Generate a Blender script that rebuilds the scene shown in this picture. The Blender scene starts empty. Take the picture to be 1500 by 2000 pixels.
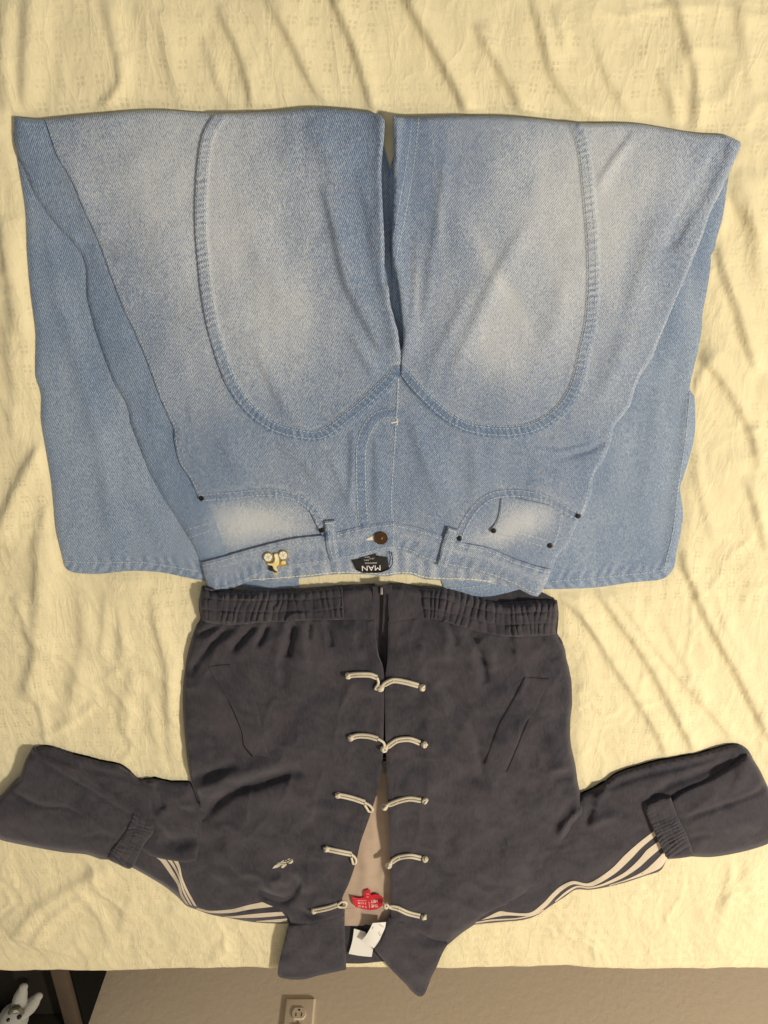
import bpy, bmesh, math, random
import numpy as np
from mathutils import Vector, Matrix
from mathutils.geometry import delaunay_2d_cdt
random.seed(7); np.random.seed(7)

# ------------------------------------------------------------------ camera, light, exposure
TILT, HCAM, FPX = math.radians(24), 0.87, 1470.0
scene = bpy.context.scene
col = scene.collection
cam_d = bpy.data.cameras.new('camera'); cam = bpy.data.objects.new('camera', cam_d); col.objects.link(cam)
cam.location = (0, 0, HCAM); cam.rotation_euler = (-TILT, 0, 0)
cam_d.sensor_fit = 'HORIZONTAL'; cam_d.sensor_width = 36; cam_d.lens = FPX / 1500 * 36
cam_d.clip_start = 0.01; cam_d.clip_end = 50
scene.camera = cam
scene.render.resolution_x, scene.render.resolution_y = 768, 1024
world = bpy.data.worlds.new('World'); scene.world = world; world.use_nodes = True
bg = world.node_tree.nodes['Background']
bg.inputs[0].default_value = (1.0, 0.94, 0.84, 1); bg.inputs[1].default_value = 0.30
lamp_d = bpy.data.lights.new('ceiling_lamp', 'POINT'); lamp = bpy.data.objects.new('ceiling_lamp', lamp_d); col.objects.link(lamp)
lamp.location = (2.25, -0.92, 2.25)
lamp_d.energy = 366; lamp_d.color = (1.0, 0.90, 0.74); lamp_d.shadow_soft_size = 0.15
scene.view_settings.view_transform = 'Standard'; scene.view_settings.look = 'None'
scene.view_settings.exposure = 0.0; scene.view_settings.gamma = 1.0
scene.view_settings.use_curve_mapping = False

# ------------------------------------------------------------------ pixel -> place helpers
CT, ST = math.cos(TILT), math.sin(TILT)
def PX(x, y, z):
    """photo pixel + height above the mattress (metres) -> world x, y, z arrays"""
    x = np.asarray(x, float); y = np.asarray(y, float); z = np.asarray(z, float) + 0 * x
    u = (x - 750) / FPX; w = (y - 1000) / FPX
    s = (z - HCAM) / (-CT + w * ST)
    return np.stack([u * s, (-ST - w * CT) * s, z], -1)
def PY(x, y, Y):
    """photo pixel on the vertical plane y = Y"""
    u = (x - 750) / FPX; w = (y - 1000) / FPX
    s = Y / (-ST - w * CT)
    return Vector((u * s, Y, HCAM + (-CT + w * ST) * s))
def W2P(X, Y, Z):
    dx, dy, dz = X, Y, Z - HCAM
    dep = -ST * dy - CT * dz
    return 750 + FPX * dx / dep, 1000 + FPX * (-CT * dy + ST * dz) / dep

def catmull(p, n_closed, step):
    p = np.array(p, float); n = len(p); out = []
    rng = n if n_closed else n - 1
    for i in range(rng):
        p1, p2 = p[i], p[(i + 1) % n]
        p0 = p[i - 1] if (n_closed or i > 0) else 2 * p1 - p2
        p3 = p[(i + 2) % n] if (n_closed or i + 2 < n) else 2 * p2 - p1
        L = np.linalg.norm(p2 - p1); k = max(1, int(round(L / step)))
        m1 = (p2 - p0) * .5; m2 = (p3 - p1) * .5
        for m, o in ((m1, 0), (m2, 1)):
            l = np.linalg.norm(m)
            if l > L: m *= L / l
        for j in range(k):
            t = j / k; t2 = t * t; t3 = t2 * t
            out.append((2*t3-3*t2+1)*p1 + (t3-2*t2+t)*m1 + (-2*t3+3*t2)*p2 + (t3-t2)*m2)
    if not n_closed: out.append(p[-1])
    return out
def smooth(pts, closed=True, step=5):
    """points with a third element are sharp corners"""
    xy = [(q[0], q[1]) for q in pts]
    if not closed: return np.array(catmull(xy, False, step))
    cs = [i for i, q in enumerate(pts) if len(q) > 2]
    if not cs: return np.array(catmull(xy, True, step))
    out = []; n = len(xy)
    for a, i in enumerate(cs):
        j = cs[(a + 1) % len(cs)]
        seg = [xy[i]]; k = i
        while True:
            k = (k + 1) % n; seg.append(xy[k])
            if k == j: break
        out += catmull(seg, False, step)[:-1]
    return np.array(out)

def near(X, Y, poly, closed=False):
    """distance, signed side (+ = image right of a line drawn downwards), arc length"""
    poly = np.asarray(poly, float)
    if closed: poly = np.vstack([poly, poly[:1]])
    best = np.full(X.shape, 1e18); sd = np.zeros(X.shape); sl = np.zeros(X.shape); acc = 0.0
    for a, b in zip(poly[:-1], poly[1:]):
        d = b - a; L = math.hypot(*d)
        if L < 1e-9: continue
        px, py = X - a[0], Y - a[1]
        t = np.clip((px * d[0] + py * d[1]) / (L * L), 0, 1)
        q = (px - t * d[0]) ** 2 + (py - t * d[1]) ** 2
        m = q < best
        best = np.where(m, q, best)
        sd = np.where(m, np.sign(px * d[1] - py * d[0]), sd)
        sl = np.where(m, acc + t * L, sl)
        acc += L
    return np.sqrt(best), sd, sl, acc
def inside(X, Y, poly):
    c = np.zeros(X.shape, bool); n = len(poly)
    for i in range(n):
        x1, y1 = poly[i]; x2, y2 = poly[(i + 1) % n]
        if y1 == y2: continue
        m = ((y1 > Y) != (y2 > Y)) & (X < (x2 - x1) * (Y - y1) / (y2 - y1) + x1)
        c ^= m
    return c
_tab = np.random.rand(256, 256)
def vnoise(x, y, seed=0):
    x = np.asarray(x, float) + seed * 17.3; y = np.asarray(y, float) + seed * 9.7
    xi = np.floor(x).astype(int); yi = np.floor(y).astype(int); fx = x - xi; fy = y - yi
    fx = fx*fx*fx*(fx*(fx*6-15)+10); fy = fy*fy*fy*(fy*(fy*6-15)+10)
    g = lambda a, b: _tab[a % 256, b % 256]
    return ((g(xi, yi)*(1-fx)+g(xi+1, yi)*fx)*(1-fy)+(g(xi, yi+1)*(1-fx)+g(xi+1, yi+1)*fx)*fy)*2-1
def fbm(x, y, seed=0, o=4):
    r = 0; a = 1
    for i in range(o):
        r = r + a * vnoise(x * 2**i, y * 2**i, seed + i * 3); a *= .5
    return r
def strokes(X, Y, lst, gain=1.0, wmin=0):
    """sum of fold ridges: (points top to bottom, height mm, width left px, width right px)"""
    Z = np.zeros(X.shape)
    for st in lst:
        pts, amp, wl, wr = st[:4]; wl, wr = max(wl, wmin), max(wr, wmin)
        pl = smooth(pts, False, 12)
        R = 3 * max(wl, wr)
        m = (X > pl[:, 0].min()-R) & (X < pl[:, 0].max()+R) & (Y > pl[:, 1].min()-R) & (Y < pl[:, 1].max()+R)
        if not m.any(): continue
        d, s, a, L = near(X[m], Y[m], pl)
        w = np.where(s < 0, wl, wr)
        t = np.clip(a / L, 0, 1)
        te = st[4] if len(st) > 4 else .25
        env = np.clip(t / te, 0, 1) * np.clip((1 - t) / te, 0, 1) if te > 0 else 1.0
        env = np.sqrt(env) if te > 0 else 1.0
        Z[m] += gain * amp * env * np.exp(-(d / w) ** 2)
    return Z

# ------------------------------------------------------------------ object helpers
ROOT = {}
def root(name, label, cat, loc, group=None):
    o = bpy.data.objects.new(name, None); col.objects.link(o); o.location = loc
    o.empty_display_size = .02
    o['label'] = label; o['category'] = cat
    if group: o['group'] = group
    return o
def absloc(o):
    v = Vector((0, 0, 0))
    while o is not None: v += o.location; o = o.parent
    return v
def mesh_obj(name, V, Fc, mat, parent=None, smooth_angle=40, attrs=None, label=None, kind=None):
    V = np.asarray(V, float)
    me = bpy.data.meshes.new(name)
    off = np.array(absloc(parent)) if parent else np.zeros(3)
    me.from_pydata((V - off).tolist(), [], [list(map(int, f)) for f in Fc])
    for k, a in (attrs or {}).items():
        at = me.attributes.new(k, 'FLOAT', 'POINT'); at.data.foreach_set('value', np.asarray(a, np.float32))
    me.update()
    if smooth_angle:
        me.polygons.foreach_set('use_smooth', [True] * len(me.polygons))
        me.set_sharp_from_angle(angle=math.radians(smooth_angle))
    if mat: me.materials.append(mat)
    o = bpy.data.objects.new(name, me); col.objects.link(o)
    if parent: o.parent = parent
    if label: o['label'] = label
    if kind: o['kind'] = kind
    return o
def tri2d(outline, sp):
    """triangulated interior of a pixel outline; returns pts, tris, number of boundary points first"""
    x0, y0 = outline.min(0); x1, y1 = outline.max(0)
    gx = np.arange(x0, x1, sp); gy = np.arange(y0, y1, sp * .866)
    XX, YY = np.meshgrid(gx, gy); XX = XX + (np.arange(len(gy)) % 2)[:, None] * sp * .5
    X = XX.ravel(); Y = YY.ravel()
    m = inside(X, Y, outline); X, Y = X[m], Y[m]
    if len(X):
        d = near(X, Y, outline, True)[0]; m = d > sp * .55; X, Y = X[m], Y[m]
    pts = np.vstack([outline, np.stack([X, Y], -1)]) if len(X) else outline
    n = len(outline)
    r = delaunay_2d_cdt([Vector((float(p[0]), float(p[1]))) for p in pts], [(i, (i+1) % n) for i in range(n)], [list(range(n))], 1, 1e-6)
    P2 = np.array([(v[0], v[1]) for v in r[0]])
    tris = [list(t) for t in r[2]]
    return P2, tris
def boundary_loops(tris):
    cnt = {}
    for t in tris:
        for i in range(3):
            cnt[(t[i], t[(i+1) % 3])] = 1
    return [(a, b) for (a, b) in cnt if (b, a) not in cnt]
def panel(name, pts, zfun, parent, mat, sp=6, thick=2.0, rnd=(3, .8), fade=None, bottom=None, step=None, label=None, extra=None, raw=False):
    """a piece of cloth: outline in photo pixels, top surface zfun(x, y) in mm, real thickness, rounded rim"""
    ol = np.asarray(pts, float) if raw else smooth(pts, True, step or sp * .8)
    P2, tris = tri2d(ol, sp)
    X, Y = P2[:, 0], P2[:, 1]
    d = near(X, Y, ol, True)[0]
    z = zfun(X, Y)
    if rnd:
        q = 1 - np.clip(d / rnd[0], 0, 1); z = z - rnd[1] * (1 - np.sqrt(np.clip(1 - q * q, 0, 1)))
    V = PX(X, Y, z / 1000)
    # faces up
    a, b, c = V[tris[0][0]], V[tris[0][1]], V[tris[0][2]]
    if np.cross(b - a, c - a)[2] < 0: tris = [t[::-1] for t in tris]
    be = boundary_loops(tris)
    bi = sorted({i for e in be for i in e}); mp = {i: len(V) + k for k, i in enumerate(bi)}
    VB = V[bi].copy()
    if bottom is not None: VB[:, 2] = np.minimum(VB[:, 2] - .0006, bottom / 1000)
    else: VB[:, 2] -= thick / 1000
    n0 = len(V)
    # underside copies the top so the piece is closed
    Vu = V.copy()
    if bottom is not None: Vu[:, 2] = np.minimum(Vu[:, 2] - .0006, bottom / 1000)
    else: Vu[:, 2] -= thick / 1000
    A = np.vstack([V, Vu]); N = len(V)
    F = list(tris) + [[t[2] + N, t[1] + N, t[0] + N] for t in tris]
    for (p, q2) in be: F.append([q2, p, p + N, q2 + N])
    at = {}
    f = fade(X, Y) if fade else np.zeros(N)
    at['fade'] = np.concatenate([f, f])
    if extra is not None:
        e = extra(X, Y); at['wear'] = np.concatenate([e, e])
    o = mesh_obj(name, A, F, mat, parent, 50, at, label)
    return o
def stitch(pts, zfun, parent, mat, L=5.5, gap=2.2, w=.75, h=.55, off=0, name='stitching', raw=False):
    """a row of separate thread stitches lying on the cloth"""
    pl = np.asarray(pts, float) if raw else smooth(pts, False, 3)
    if off:
        t = np.gradient(pl, axis=0); t /= np.linalg.norm(t, axis=1)[:, None] + 1e-9
        pl = pl + np.stack([t[:, 1], -t[:, 0]], -1) * off
    seg = np.linalg.norm(np.diff(pl, axis=0), axis=1); s = np.concatenate([[0], np.cumsum(seg)])
    V = []; F = []; a = 0
    cs = []
    while a + L < s[-1]:
        l = L * random.uniform(.85, 1.1)
        cs.append((a, a + l)); a += l + gap
    if not cs: return None
    cs = np.array(cs)
    fx = lambda q: np.stack([np.interp(q, s, pl[:, 0]), np.interp(q, s, pl[:, 1])], -1)
    p0, p1 = fx(cs[:, 0]), fx(cs[:, 1]); pm = (p0 + p1) / 2
    d = p1 - p0; d /= np.linalg.norm(d, axis=1)[:, None] + 1e-9; nrm = np.stack([d[:, 1], -d[:, 0]], -1)
    jit = np.random.randn(len(cs), 2) * .15
    for k in range(len(cs)):
        b = len(V)
        for (c, ww, hh) in ((p0[k], .5, .05), (pm[k] + jit[k], 1, 1), (p1[k], .5, .05)):
            for sgn, hm in ((-1, .0), (0, 1), (1, .0)):
                V.append((c[0] + nrm[k][0]*sgn*w*ww, c[1] + nrm[k][1]*sgn*w*ww, hh*hm*h))
        for r in (0, 3):
            for c in (0, 1): F.append([b+r+c, b+r+c+1, b+r+c+4, b+r+c+3])
    V = np.array(V)
    z = zfun(V[:, 0], V[:, 1]) + .25 + V[:, 2]
    A = PX(V[:, 0], V[:, 1], z / 1000)
    return mesh_obj(name, A, F, mat, parent, 60, kind='stuff')
def tube_pts(C, r, n=8, caps=True):
    """C world points (m), r radius or list"""
    C = np.asarray(C, float); m = len(C); r = np.full(m, r) if np.isscalar(r) else np.asarray(r)
    T = np.gradient(C, axis=0); T /= np.linalg.norm(T, axis=1)[:, None] + 1e-12
    up = np.array([0, 0, 1.0]); V = []; F = []
    for i in range(m):
        a = np.cross(T[i], up)
        if np.linalg.norm(a) < 1e-3: a = np.array([1.0, 0, 0])
        a /= np.linalg.norm(a); b = np.cross(a, T[i])
        for k in range(n):
            th = 2 * math.pi * k / n; V.append(C[i] + r[i] * (a * math.cos(th) + b * math.sin(th)))
    for i in range(m - 1):
        for k in range(n):
            F.append([i*n+k, i*n+(k+1) % n, (i+1)*n+(k+1) % n, (i+1)*n+k])
    if caps:
        F.append(list(range(n))); F.append(list(range((m-1)*n, m*n))[::-1])
    return V, F
def join(parts):
    V = []; F = []
    for v, f in parts:
        b = len(V); V += [tuple(q) for q in v]; F += [[i + b for i in g] for g in f]
    return V, F
def box(c, s, bev=0.0, rot=None):
    bm = bmesh.new(); bmesh.ops.create_cube(bm, size=1)
    for v in bm.verts: v.co = Vector((v.co.x * s[0], v.co.y * s[1], v.co.z * s[2]))
    if bev: bmesh.ops.bevel(bm, geom=bm.edges[:], offset=bev, segments=2, affect='EDGES', profile=.7)
    bm.verts.index_update()
    V = [(rot @ v.co if rot else v.co) + Vector(c) for v in bm.verts]; F = [[v.index for v in f.verts] for f in bm.faces]
    bm.free(); return V, F
def ellipsoid(c, r, rot=None, u=20, v=14):
    bm = bmesh.new(); bmesh.ops.create_uvsphere(bm, u_segments=u, v_segments=v, radius=1)
    bm.verts.index_update(); R = rot or Matrix.Identity(3)
    V = [R @ Vector((q.co.x*r[0], q.co.y*r[1], q.co.z*r[2])) + Vector(c) for q in bm.verts]
    F = [[q.index for q in f.verts] for f in bm.faces]; bm.free(); return V, F
def disc_part(name, px, py, z0, prof, parent, mat, n=24):
    """turned metal part standing on the cloth; prof = (radius mm, height mm)"""
    c = PX(np.array([px]), np.array([py]), np.array([z0/1000]))[0]; V = []; F = []
    for (r, h) in prof:
        for k in range(n):
            t = 2*math.pi*k/n; V.append(c + np.array([r/1000*math.cos(t), r/1000*math.sin(t), h/1000]))
    for i in range(len(prof)-1):
        for k in range(n): F.append([i*n+k, i*n+(k+1) % n, (i+1)*n+(k+1) % n, (i+1)*n+k])
    F.append(list(range((len(prof)-1)*n, len(prof)*n)))
    return mesh_obj(name, V, F, mat, parent, 35)
def text_part(name, s, cx, cy, size, ang, zfun, parent, mat, h=.35, sx=1.0, bold=0.0, space=1.0):
    """flat lettering: ang in degrees in the picture, 180 = upside down"""
    cu = bpy.data.curves.new(name, 'FONT'); cu.body = s; cu.size = 1; cu.align_x = 'CENTER'; cu.align_y = 'CENTER'
    cu.offset = bold; cu.space_character = space
    t = bpy.data.objects.new(name, cu); me = bpy.data.meshes.new_from_object(t)
    co = np.zeros(len(me.vertices)*3); me.vertices.foreach_get('co', co); co = co.reshape(-1, 3)
    Fc = [list(p.vertices) for p in me.polygons]
    bpy.data.objects.remove(t); bpy.data.curves.remove(cu); bpy.data.meshes.remove(me)
    a = math.radians(ang); x, y = co[:, 0]*size*sx, -co[:, 1]*size
    X = cx + x*math.cos(a) - y*math.sin(a); Y = cy + x*math.sin(a) + y*math.cos(a)
    A = PX(X, Y, (zfun(X, Y) + h)/1000)
    return mesh_obj(name, A, Fc, mat, parent, 0)

# ------------------------------------------------------------------ materials
def new_mat(name):
    m = bpy.data.materials.new(name); m.use_nodes = True
    nt = m.node_tree; b = nt.nodes['Principled BSDF']
    return m, nt, b
def nd(nt, t, **kw):
    n = nt.nodes.new(t)
    for k, v in kw.items():
        if k.startswith('i_'): n.inputs[k[2:].replace('_', ' ')].default_value = v
        else: setattr(n, k, v)
    return n
def mth(nt, op, a, b=None, clamp=False):
    n = nt.nodes.new('ShaderNodeMath'); n.operation = op; n.use_clamp = clamp
    for i, v in enumerate((a, b)):
        if v is None: continue
        if isinstance(v, (int, float)): n.inputs[i].default_value = v
        else: nt.links.new(v, n.inputs[i])
    return n.outputs[0]
def mixc(nt, f, a, b, mode='MIX'):
    n = nt.nodes.new('ShaderNodeMix'); n.data_type = 'RGBA'; n.blend_type = mode
    for s, v in ((0, f), (6, a), (7, b)):
        if isinstance(v, (int, float)): n.inputs[s].default_value = v
        elif isinstance(v, tuple): n.inputs[s].default_value = (*v, 1)
        else: nt.links.new(v, n.inputs[s])
    return n.outputs[2]
def noise_n(nt, vec, scale, detail=3, rough=.55, dist=0):
    n = nd(nt, 'ShaderNodeTexNoise'); n.inputs['Scale'].default_value = scale; n.inputs['Detail'].default_value = detail
    n.inputs['Roughness'].default_value = rough; n.inputs['Distortion'].default_value = dist
    nt.links.new(vec, n.inputs['Vector']); return n.outputs['Fac']
def mapping(nt, vec, rot=(0, 0, 0), sc=(1, 1, 1)):
    n = nd(nt, 'ShaderNodeMapping'); n.inputs['Rotation'].default_value = rot; n.inputs['Scale'].default_value = sc
    nt.links.new(vec, n.inputs['Vector']); return n.outputs[0]
def bump(nt, b, h, strength, dist):
    n = nd(nt, 'ShaderNodeBump'); n.inputs['Strength'].default_value = strength; n.inputs['Distance'].default_value = dist
    nt.links.new(h, n.inputs['Height']); nt.links.new(n.outputs[0], b.inputs['Normal'])
def simple(name, c, rough=.6, metal=0, sheen=0, var=0.0, vs=80, spec=.4):
    m, nt, b = new_mat(name)
    b.inputs['Roughness'].default_value = rough; b.inputs['Metallic'].default_value = metal
    b.inputs['Sheen Weight'].default_value = sheen; b.inputs['Specular IOR Level'].default_value = spec
    tc = nd(nt, 'ShaderNodeTexCoord').outputs['Object']
    nz = noise_n(nt, tc, vs, 4)
    k = var
    cc = mixc(nt, nz, tuple(x*(1-k) for x in c), tuple(min(1, x*(1+k)) for x in c))
    nt.links.new(cc, b.inputs['Base Color'])
    return m
def denim(name, ang, blue=(.098, .165, .295), pale=(.60, .63, .665), per=.0019):
    m, nt, b = new_mat(name)
    tc = nd(nt, 'ShaderNodeTexCoord').outputs['Object']
    mp = mapping(nt, tc, (0, 0, math.radians(ang)))
    wv = nd(nt, 'ShaderNodeTexWave'); wv.inputs['Scale'].default_value = .314/per; wv.inputs['Distortion'].default_value = 1.6
    wv.inputs['Detail'].default_value = 3; wv.inputs['Detail Scale'].default_value = 2.5
    nt.links.new(mp, wv.inputs['Vector'])
    fleck = noise_n(nt, mapping(nt, tc, (0, 0, math.radians(ang)), (1.0, .45, 1)), 820, 3, .7)
    blot = noise_n(nt, tc, 16, 4, .55, .4)
    strk = noise_n(nt, mapping(nt, tc, (0, 0, math.radians(8)), (1, .16, 1)), 60, 4, .6)
    fa = nd(nt, 'ShaderNodeAttribute', attribute_name='fade').outputs['Fac']
    we = nd(nt, 'ShaderNodeAttribute', attribute_name='wear').outputs['Fac']
    f = mth(nt, 'ADD', fa, mth(nt, 'MULTIPLY', mth(nt, 'SUBTRACT', wv.outputs['Fac'], .5), .60))
    f = mth(nt, 'ADD', f, mth(nt, 'MULTIPLY', mth(nt, 'SUBTRACT', fleck, .5), 2.0))
    f = mth(nt, 'ADD', f, mth(nt, 'MULTIPLY', mth(nt, 'SUBTRACT', blot, .5), .14))
    f = mth(nt, 'ADD', f, mth(nt, 'MULTIPLY', mth(nt, 'SUBTRACT', strk, .5), .26))
    f = mth(nt, 'ADD', f, we)
    f = mth(nt, 'ADD', f, .24, True)
    c = mixc(nt, f, blue, pale)
    # sun-bleached patches lose their blue
    warm = mth(nt, 'MULTIPLY', mth(nt, 'SUBTRACT', fa, .3, True), .45, True)
    c = mixc(nt, warm, c, (.585, .57, .53))
    nt.links.new(c, b.inputs['Base Color'])
    b.inputs['Roughness'].default_value = .85; b.inputs['Specular IOR Level'].default_value = .15
    b.inputs['Sheen Weight'].default_value = .12
    hh = mth(nt, 'ADD', mth(nt, 'MULTIPLY', wv.outputs['Fac'], .6), fleck)
    bump(nt, b, hh, .35, .0006)
    return m
DEN_L = denim('denim_left', -22); DEN_R = denim('denim_right', 38); DEN_U = denim('denim_under', 30, pale=(.46, .53, .62))
THREAD = simple('pale_thread', (.55, .62, .67), .8, var=.15, vs=300)
CREAM_THREAD = simple('cream_thread', (.78, .74, .55), .8, var=.1)
IRON = simple('dark_rivet', (.035, .032, .03), .42, .75, var=.4, vs=400)
BRONZE = simple('bronze_button', (.13, .075, .04), .38, .9, var=.5, vs=500)

def suede(name, c):
    m, nt, b = new_mat(name)
    tc = nd(nt, 'ShaderNodeTexCoord').outputs['Object']
    n1 = noise_n(nt, tc, 17, 6, .66, .9); n2 = noise_n(nt, mapping(nt, tc, (0, 0, .2), (1, .3, 1)), 300, 3, .6)
    n3 = noise_n(nt, tc, 1500, 2)
    f = mth(nt, 'ADD', mth(nt, 'MULTIPLY', n1, .75), mth(nt, 'MULTIPLY', n2, .35))
    cr = nd(nt, 'ShaderNodeValToRGB'); cr.color_ramp.elements[0].position = .38; cr.color_ramp.elements[1].position = .72
    cr.color_ramp.elements[0].color = (c[0]*.60, c[1]*.64, c[2]*.72, 1); cr.color_ramp.elements[1].color = (c[0]*1.55, c[1]*1.45, c[2]*1.38, 1)
    nt.links.new(f, cr.inputs[0]); nt.links.new(cr.outputs[0], b.inputs['Base Color'])
    b.inputs['Roughness'].default_value = .9; b.inputs['Specular IOR Level'].default_value = .12
    b.inputs['Sheen Weight'].default_value = .35; b.inputs['Sheen Roughness'].default_value = .45
    b.inputs['Sheen Tint'].default_value = (.8, .8, .9, 1)
    bump(nt, b, mth(nt, 'ADD', n2, mth(nt, 'MULTIPLY', n3, .5)), .25, .0006)
    return m
SUEDE = suede('grey_suede', (.043, .0412, .0505))
STRIPE = simple('cream_stripe', (.62, .54, .43), .85, var=.12, vs=250)
CORD = simple('cream_cord', (.66, .59, .46), .8, var=.12, vs=500)
LINING = simple('tan_lining', (.45, .34, .26), .85, sheen=.2, var=.12, vs=60)
ZIPM = simple('black_zip', (.012, .012, .014), .35, .2, var=.2, vs=600)
RED = simple('red_label', (.55, .012, .03), .6, var=.12, vs=300)
WHITE = simple('white_label', (.80, .79, .76), .55, var=.04)
WHITE_INK = simple('white_lettering', (.82, .80, .78), .7)
BLACK = simple('black_label', (.010, .010, .012), .6, var=.2, vs=300)
INK = simple('grey_print', (.10, .10, .11), .7)
GOLD = simple('gold_metal', (.80, .56, .20), .28, 1)
YELLOW = simple('yellow_enamel', (.80, .68, .30), .3)
WENAMEL = simple('white_enamel', (.86, .84, .70), .2)
DENAMEL = simple('dark_enamel', (.02, .012, .012), .2)

# ------------------------------------------------------------------ room: wall, floor
WALL_Y = -1.865; FLOOR_Z = -0.66
def wall_mat():
    m, nt, b = new_mat('textured_wall_paint')
    tc = nd(nt, 'ShaderNodeTexCoord').outputs['Object']
    n1 = noise_n(nt, tc, 60, 3, .5, .3); n2 = noise_n(nt, tc, 9, 3)
    c = mixc(nt, n2, (.83, .70, .53), (.86, .73, .56))
    nt.links.new(c, b.inputs['Base Color']); b.inputs['Roughness'].default_value = .75
    cr = nd(nt, 'ShaderNodeValToRGB'); cr.color_ramp.elements[0].position = .42; cr.color_ramp.elements[1].position = .62
    nt.links.new(n1, cr.inputs[0])
    bump(nt, b, cr.outputs[0], .14, .0012)
    return m
wall = mesh_obj('wall', *box((0, WALL_Y - .05, .64), (6.0, .1, 2.6)), wall_mat(), None, 0); wall['kind'] = 'structure'
floor = mesh_obj('floor', *box((0, -.4, FLOOR_Z - .025), (6.0, 3.4, .05)), simple('brown_carpet', (.16, .12, .09), .95, var=.4, vs=400), None, 0); floor['kind'] = 'structure'

# ------------------------------------------------------------------ outlines in photo pixels
JEANS_SIL = [(27,228,1),(87,233),(180,224),(300,215),(420,221),(548,217),(618,211),(688,215),(727,220),(741,224),(751,236),(750,270),(745,326),(747,396),(751,480),(751,550),(759,563),(762,592),(769,620),(777,648),(780,672),(783,692,1),(788,672),(786,629),(780,572),(776,546),(768,516),(765,476),(768,415),(769,353),(769,292),(768,226,1),(807,228),(912,226),(1016,229),(1132,240),(1233,241),(1287,248),(1356,260),(1420,265),(1446,277,1),(1447,285),(1436,312),(1424,339),(1407,376),(1388,413),(1372,461),(1353,507),(1332,560),(1313,605),(1292,653),(1273,700),(1251,734),(1239,764),(1230,794),(1200,833),(1194,860),(1179,899),(1161,926),(1155,965),(1143,995),(1134,1016),(1122,1037),(1110,1064),(1089,1085),(1077,1113),(1059,1152),(1051,1166,1),(1038,1164),(1005,1146),(960,1128),(915,1115),(870,1107),(828,1095),(798,1080),(772,1074),(743,1078),(700,1089),(662,1096),(628,1102),(571,1110),(513,1123),(485,1135),(456,1148),(427,1156),(411,1158,1),(400,1128),(393,1100),(381,1070),(369,1049),(357,1031),(318,974),(291,926),(270,872),(255,830),(246,791),(222,749),(204,701),(186,650),(178,620),(168,575),(165,520),(150,485),(120,452),(90,416),(64,374),(45,326),(31,290)]
UND_L = [(30,250),(33,300),(50,410),(54,500),(61,575),(70,650),(70,731),(81,772),(81,818),(90,878),(102,950),(110,1034),(122,1084),(129,1110),(144,1118),(192,1121),(255,1115),(315,1118),(360,1127),(400,1134),(440,1130,1),(560,1010),(690,830),(762,690),(764,500),(760,330),(735,245,1),(420,232),(90,242)]
UND_R = [(762,330),(765,500),(768,690),(840,830),(960,1000),(1040,1120),(1062,1151,1),(1110,1150),(1170,1147),(1230,1138),(1290,1132),(1308,1121),(1317,1106),(1322,1076),(1329,1043),(1334,1010),(1332,980),(1328,953),(1334,935),(1347,893),(1356,854),(1358,815),(1356,774),(1347,761),(1353,728),(1362,689),(1371,643),(1372,613),(1380,573),(1388,520),(1389,497),(1395,488),(1401,461),(1411,427),(1419,376),(1424,339),(1434,300,1),(1356,268),(1200,250),(1016,238),(800,240,1)]
JACKET_BODY = [(393,1148,1),(388,1180),(393,1211),(382,1225),(371,1259),(362,1298),(357,1340),(357,1382),(361,1438),(367,1494),(376,1536),(386,1566),(388,1620),(386,1700),(385,1776,1),(410,1786),(452,1794),(494,1801),(561,1804),(556,1836),(549,1864),(542,1898),(545,1908),(564,1913),(592,1913),(620,1906),(648,1900),(676,1896,1),(674,1881),(746,1877),(768,1898),(792,1922),(804,1936),(816,1946),(826,1946),(833,1934),(842,1910),(854,1886),(864,1862),(874,1845),(900,1824),(925,1807),(950,1791),(992,1772),(1034,1749),(1062,1722),(1090,1680),(1112,1640),(1138,1600),(1145,1592),(1143,1581),(1136,1556),(1129,1530),(1124,1494),(1115,1452),(1114,1410),(1118,1368),(1117,1326),(1107,1287),(1101,1259),(1087,1239),(1090,1200),(1089,1176,1),(1034,1176),(992,1179),(950,1173),(908,1161),(866,1151),(824,1147),(757,1141),(740,1144),(668,1145),(592,1152),(536,1154),(413,1155)]
SLV_L = [(386,1562,1),(372,1530),(361,1528),(336,1528),(302,1521),(274,1521),(252,1506),(232,1494),(196,1487),(140,1472),(98,1459),(76,1458),(60,1468),(50,1490),(60,1560),(150,1640),(225,1676),(259,1695),(286,1710),(322,1732),(350,1755),(364,1769),(385,1777),(410,1786),(452,1794),(494,1801),(542,1804),(575,1803,1),(585,1750),(470,1640)]
SLV_R = [(1120,1575,1),(1136,1553),(1178,1531),(1206,1511),(1248,1497),(1290,1486),(1332,1478),(1374,1469),(1402,1461),(1430,1454),(1447,1455),(1464,1469),(1474,1500),(1450,1570),(1330,1645),(1304,1676),(1290,1700),(1262,1710),(1220,1724),(1178,1734),(1150,1738),(1124,1738),(1104,1751),(1076,1769),(1048,1788),(1020,1797),(978,1801),(928,1806),(900,1812,1),(980,1700)]
FORE_L = [(60,1466,1),(80,1474),(112,1486),(157,1500),(196,1528),(252,1567),(280,1594),(272,1610,1),(244,1650),(222,1679,1),(213,1679),(196,1678),(168,1669),(126,1665),(84,1658),(28,1647),(0,1640),(-22,1626),(-28,1600),(-14,1572),(0,1559),(20,1536),(36,1522),(42,1508),(49,1486)]
FORE_R = [(1306,1560,1),(1332,1542),(1388,1517),(1430,1492),(1448,1480),(1462,1474),(1480,1497),(1494,1525),(1510,1560),(1522,1600),(1516,1636),(1500,1648),(1472,1658),(1430,1668),(1388,1674),(1350,1673,1),(1338,1640),(1322,1601)]
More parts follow.
